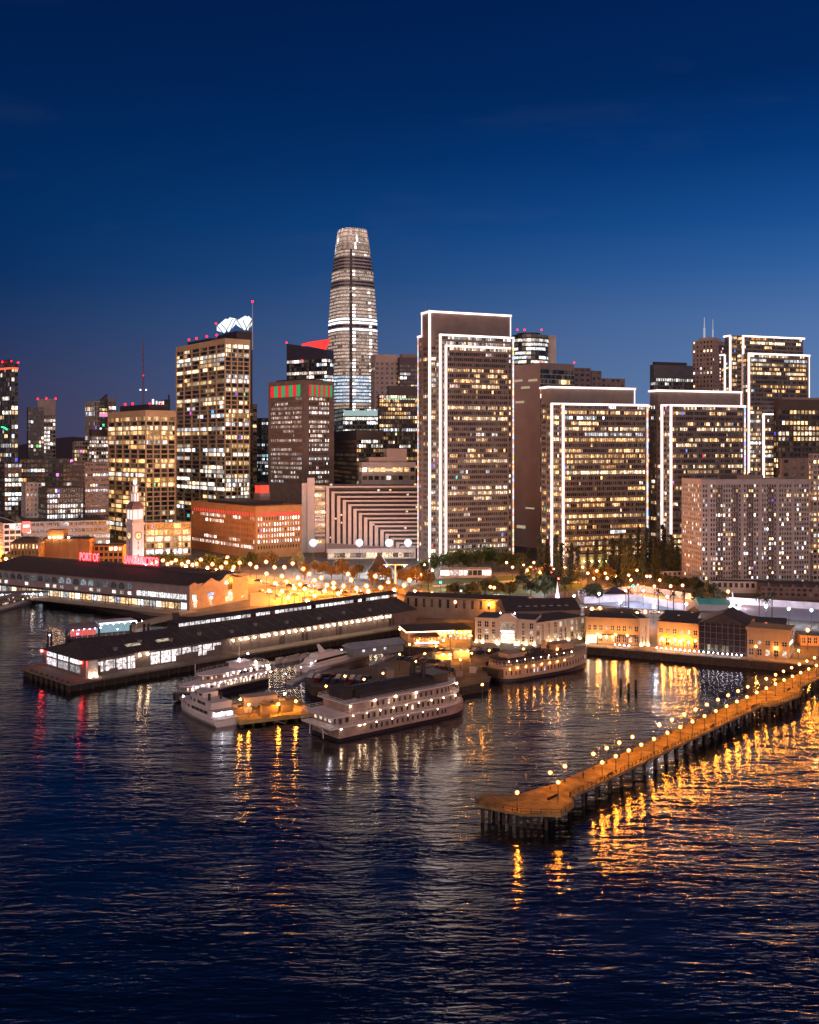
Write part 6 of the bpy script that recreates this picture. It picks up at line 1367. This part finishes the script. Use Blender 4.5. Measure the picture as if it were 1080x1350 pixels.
# long roofed dock shed, white tents
b=Bld('dock_shed','pale blue grey roofed dock shed on the quay behind the riverboat','shed',466,415,33)
W=b.solve(532,'x'); b.mb('wall',mat('bluegrey_metal',(.16,.19,.22),.7)).box(0,W,0,8,0,3.2); b.mb('roof',mat('bluegrey_roof',(.26,.31,.36),.6)).gable(-.6,W+.6,-.8,8.8,3.2,5.0)
for i in range(3): q=MB(); q.quad((4+i*5,-.06,1.6),(5.2+i*5,-.06,1.6),(5.2+i*5,-.06,2.5),(4+i*5,-.06,2.5),(.8,.9,1)); q.build('window',GLASS,b.root)
b.done()
M_tentw=mat('tent_white',(.7,.6,.45),.8)
for px,pr_,D,lab in ((574,596,405,'bright white marquee on the parking quay'),(598,619,412,'cream container cabin next to the bright marquee')):
    b=Bld('marquee',lab,'tent',px,D,14); W=b.solve(pr_,'x'); b.mb('wall',M_tentw).box(0,W,0,5,0,2.8); b.mb('roof',M_tentw).gable(-.2,W+.2,-.2,5.2,2.8,3.6 if 'marquee' in lab else 2.95)
    if 'marquee' in lab:
        q=MB(); q.ball(W*.4,-1.6,3.2,.3); q.build('lamp',M_lor,b.root); q=MB(); q.ball(W*.8,-1.6,3.0,.3); q.build('lamp',M_lor,b.root)
    b.done()
b=Bld('gangway_ramp','pale covered boarding ramp leading down beside the restaurant','ramp',480,436,24); W=b.solve(527,'x'); q=MB(); q.loft([[(0,0,-.8),(0,2.4,-.8),(0,2.4,-.4),(0,0,-.4)],[(W,0,.1),(W,2.4,.1),(W,2.4,.5),(W,0,.5)]]); q.build('deck',M_beige,b.root)
q=MB()
for y in (0,2.4):
    q.tube((0,y,.8),(W,y,1.7),.06,4)
    for i in range(14): q.tube((i*W/13,y,-.4+.9*i/13),(i*W/13,y,.8+.9*i/13),.05,3)
q.build('railing',M_white,b.root); b.done()
q=MB(); a=gp(382,898,1.2); c=gp(455,865,1.2); 
r=thing('floating_dock','floating dock walkway lit pale blue white between the small boats','dock',(a.x,a.y,0),math.atan2(c.y-a.y,c.x-a.x)); L=math.dist((a.x,a.y),(c.x,c.y)); q.box(0,L,-1.3,1.3,-.1,.7); q.build('deck',mat('dock_grey',(.4,.42,.45),.8),r)
for i in range(5): q=MB(); q.cyl(i*L/4,1.5,-2,3.5,.2,n=6); q.build('pile',M_wood,r); bulb(r,i*L/4,1.5,3.7,.16,M_lpost)
# ================================================================ ferry gate pavilion
b=Bld('ferry_gate','ferry gate float with a grey canopy, red lit wall and glowing glass pavilion','ferry terminal',93,466,30)
for o_ in (b.root,): o_.location.z=0
W=b.solve(180,'x'); D2=9
b.mb('float_deck',M_wood).box(0,W,0,D2,-.3,1.0)
x1=b.solve(131,'x'); q=MB(); q.loft([[(0,-.6,5.2),(0,2,6.2),(0,D2+.6,6.2),(0,D2+.6,5.9),(0,-.6,4.9)],[(x1,-.6,5.2),(x1,2,6.2),(x1,D2+.6,6.2),(x1,D2+.6,5.9),(x1,-.6,4.9)]]); q.build('canopy_roof',mat('canopy_grey',(.25,.23,.26),.6),b.root)
q=MB(); q.box(1,x1-.5,4.5,4.8,1.2,4.9); q.build('red_wall',lamp('red_wall_glow',(1,.13,.08),.75,False),b.root)
for i in range(6): q=MB(); a=.3+i*(x1-.6)/5; q.cyl(a,0,1,5,.1,n=5); q.build('post',M_white,b.root); bulb(b.root,a+1,.6,4.7,.2,M_lpost,'lamp')
q=MB(); q.box(x1+.4,W-.4,D2-1,D2-.8,1.1,6.4); q.build('glass_back_wall',lamp('glass_pavilion_glow',(.45,.75,.85),.5,False),b.root)
q=MB(); q.box(x1,W,-.5,D2+.3,6.5,6.8); q.build('pavilion_roof',mat('lit_white_roof',(.6,.65,.7),.5),b.root)
q=MB(); q.box(x1,W,-.62,-.5,6.45,6.9); q.build('eave_light',lamp('eave_white',(.85,.97,1),3.2),b.root)
for i in range(7): q=MB(); a=x1+.2+i*(W-x1-.4)/6; q.box(a-.08,a+.08,-.3,-.1,1,6.5); q.build('pavilion_post',M_white,b.root)
M_blue=lamp('blue_lamp',(.1,.2,1),70)
for a,y,z in ((x1,-.4,3.4),(x1+8,-.4,3.6),(3,-.4,3),(-9,-1,3.6),(x1+14,-.4,3.3)): bulb(b.root,a,y,z,.28,M_blue,'blue_lamp')
for i in range(8): bulb(b.root,x1+1.5+i*2.6,2,5.6+(i%2)*.4,.22,M_lpost,'lamp')
for x in (-10,-8.4,-2,12,26,W+3,W+5): q=MB(); q.cyl(x,-1.6,-3,5.2,.5,n=8); q.build('pile',M_wood,b.root)
b.done()
b=Bld('ferry_landing','white lit ferry landing canopy beside the touring yacht','ferry terminal',-20,575,14); b.root.location.z=0
W=b.solve(62,'x'); b.mb('float_deck',M_wood).box(0,W,0,8,-.2,1.2); b.mb('roof',mat('canopy_grey',(.25,.23,.26),.6)).box(-1,W+1,-1,9,5.4,5.8)
for i in range(11): q=MB(); a=1+i*W/11; g=R.uniform(.6,1.5); q.quad((a,5,1.4),(a+W/11-.6,5,1.4),(a+W/11-.6,5,5),(a,5,5),(g*.8,g*.92,g)); q.build('glass_panel',GLASS,b.root)
for i in range(8): bulb(b.root,1+i*W/8,0,5,.22,M_lpost,'lamp'); 
b.done()
b=Bld('gangway_truss','covered gangway arching from the ferry gate up to the quay','gangway',180,480,20); W=b.solve(232,'x'); q=MB(); N=8
for i in range(N):
    za=1+3.2*math.sin(i/N*1.5); zb=1+3.2*math.sin((i+1)/N*1.5); q.loft([[(i*W/N,0,za-1.2),(i*W/N,3,za-1.2),(i*W/N,3,za+1.2),(i*W/N,0,za+1.2)],[((i+1)*W/N-.02,0,zb-1.2),((i+1)*W/N-.02,3,zb-1.2),((i+1)*W/N-.02,3,zb+1.2),((i+1)*W/N-.02,0,zb+1.2)]])
q.build('span',mat('gangway_buff',(.30,.26,.19),.7),b.root); b.mb('lift_tower',M_dark).box(W-1.5,W+1.5,-.4,3.4,-2,6); b.done()
# quay clutter
for i,(px,y,l_,w_,h,m_,lab) in enumerate(((545,893,9,3,3.2,M_dark,'dark site hut beside the big riverboat'),(562,900,6,2.5,2.6,M_beige,'beige container on the quay edge'),(586,884,6,2.5,2.6,M_grey,'grey container behind the bright marquee'),(628,888,7,2.5,2.6,M_beige,'pale container near the old ferry'),(610,893,5,2.4,2.4,M_brown,'brown container between the quay lamps'),(520,894,8,3,3,M_grey,'grey hut near the dock shed end'))):
    g=gp(px,y); r=thing('quay_hut',lab,'container',g,.5+i*.3); q=MB(); q.box(0,l_,0,w_,.15,h); 
    for j in range(int(l_/.8)): q.box(.2+j*.8,.5+j*.8,-.06,0,.3,h-.2)
    q.build('body',m_,r); q=MB(); q.box(-.1,l_+.1,-.1,w_+.1,h,h+.12); q.build('roof',M_dark,r); q=MB(); q.box(1,1.9,-.1,-.061,.2,2.1); q.build('door',M_black,r)
# three lone piles
for i,(px,y,lab) in enumerate(((818.5,908,'dark lone pile in the harbour, outermost toward the ferry'),(829,913.5,'dark lone pile standing lowest between its two neighbours'),(838.5,909,'dark lone pile in the harbour nearest the lamp lined pier'))):
    g=gp(px,y,0); r=thing('mooring_pile',lab,'pile',g,0,'lone mooring piles in the harbour'); q=MB(); q.cyl(0,0,-3,3.2,.5,.45,9); q.build('shaft',M_wood,r); q=MB(); q.cyl(0,0,3.2,3.5,.52,.4,9); q.build('cap',M_black,r)
# ================================================================ people on the pier
def person(px,y,rot,label,m_top,pose=0):
    g=gp(px,y,DZ); root=thing('person',label,'person',(g.x,g.y,DZ),rot,'people on the public pier')
    V=[(0,0,.95),(0,0,1.2),(0,0,1.43),(0,0,1.55),(0,0,1.66),(0,.0,1.76),(.2,0,1.42),(.27,.02+pose*.1,1.14),(.25,.1+pose*.2,.9),(-.2,0,1.42),(-.27,.02,1.14),(-.25,.12,.9),(.1,0,.9),(.11,.03+.1*pose,.48),(.12,-.02+.2*pose,.06),(.12,.13+.2*pose,.03),(-.1,0,.9),(-.11,.03-.1*pose,.48),(-.12,-.04-.2*pose,.06),(-.12,.11-.2*pose,.03)]
    E=[(0,1),(1,2),(2,3),(3,4),(4,5),(2,6),(6,7),(7,8),(2,9),(9,10),(10,11),(0,12),(12,13),(13,14),(14,15),(0,16),(16,17),(17,18),(18,19)]
    Rr=[.15,.14,.16,.06,.10,.08,.075,.055,.04,.075,.055,.04,.10,.07,.05,.05,.10,.07,.05,.05]
    me=bpy.data.meshes.new('body'); me.from_pydata(V,E,[]); o=bpy.data.objects.new('body',me); COL.objects.link(o); o.parent=root; me.materials.append(m_top)
    md=o.modifiers.new('skin','SKIN'); 
    for i,sv in enumerate(me.skin_vertices[0].data): sv.radius=(Rr[i],Rr[i]*.8); sv.use_root=(i==0)
    sd=o.modifiers.new('sub','SUBSURF'); sd.levels=2; sd.render_levels=2
    q=MB(); q.ball(0,-.02,1.74,.115,1.0); q.build('hair',M_black,root)
cj=[mat('jacket_dark',(.04,.035,.04),.9),mat('jacket_khaki',(.25,.2,.12),.9),mat('jacket_grey',(.15,.15,.16),.9)]
person(690,1022+6,.6,'person in a dark jacket strolling on the public pier past its first lamps',cj[0],.8)
person(693.5,1024+4,.6,'person in khaki walking beside the dark jacketed stroller',cj[1],-.8)
person(735,1059,2.6,'person in grey standing at the pier junction by the benches',cj[2],0)
person(769,1027,.6,'person in a dark coat standing alone farther along the pier rail',cj[0],0)
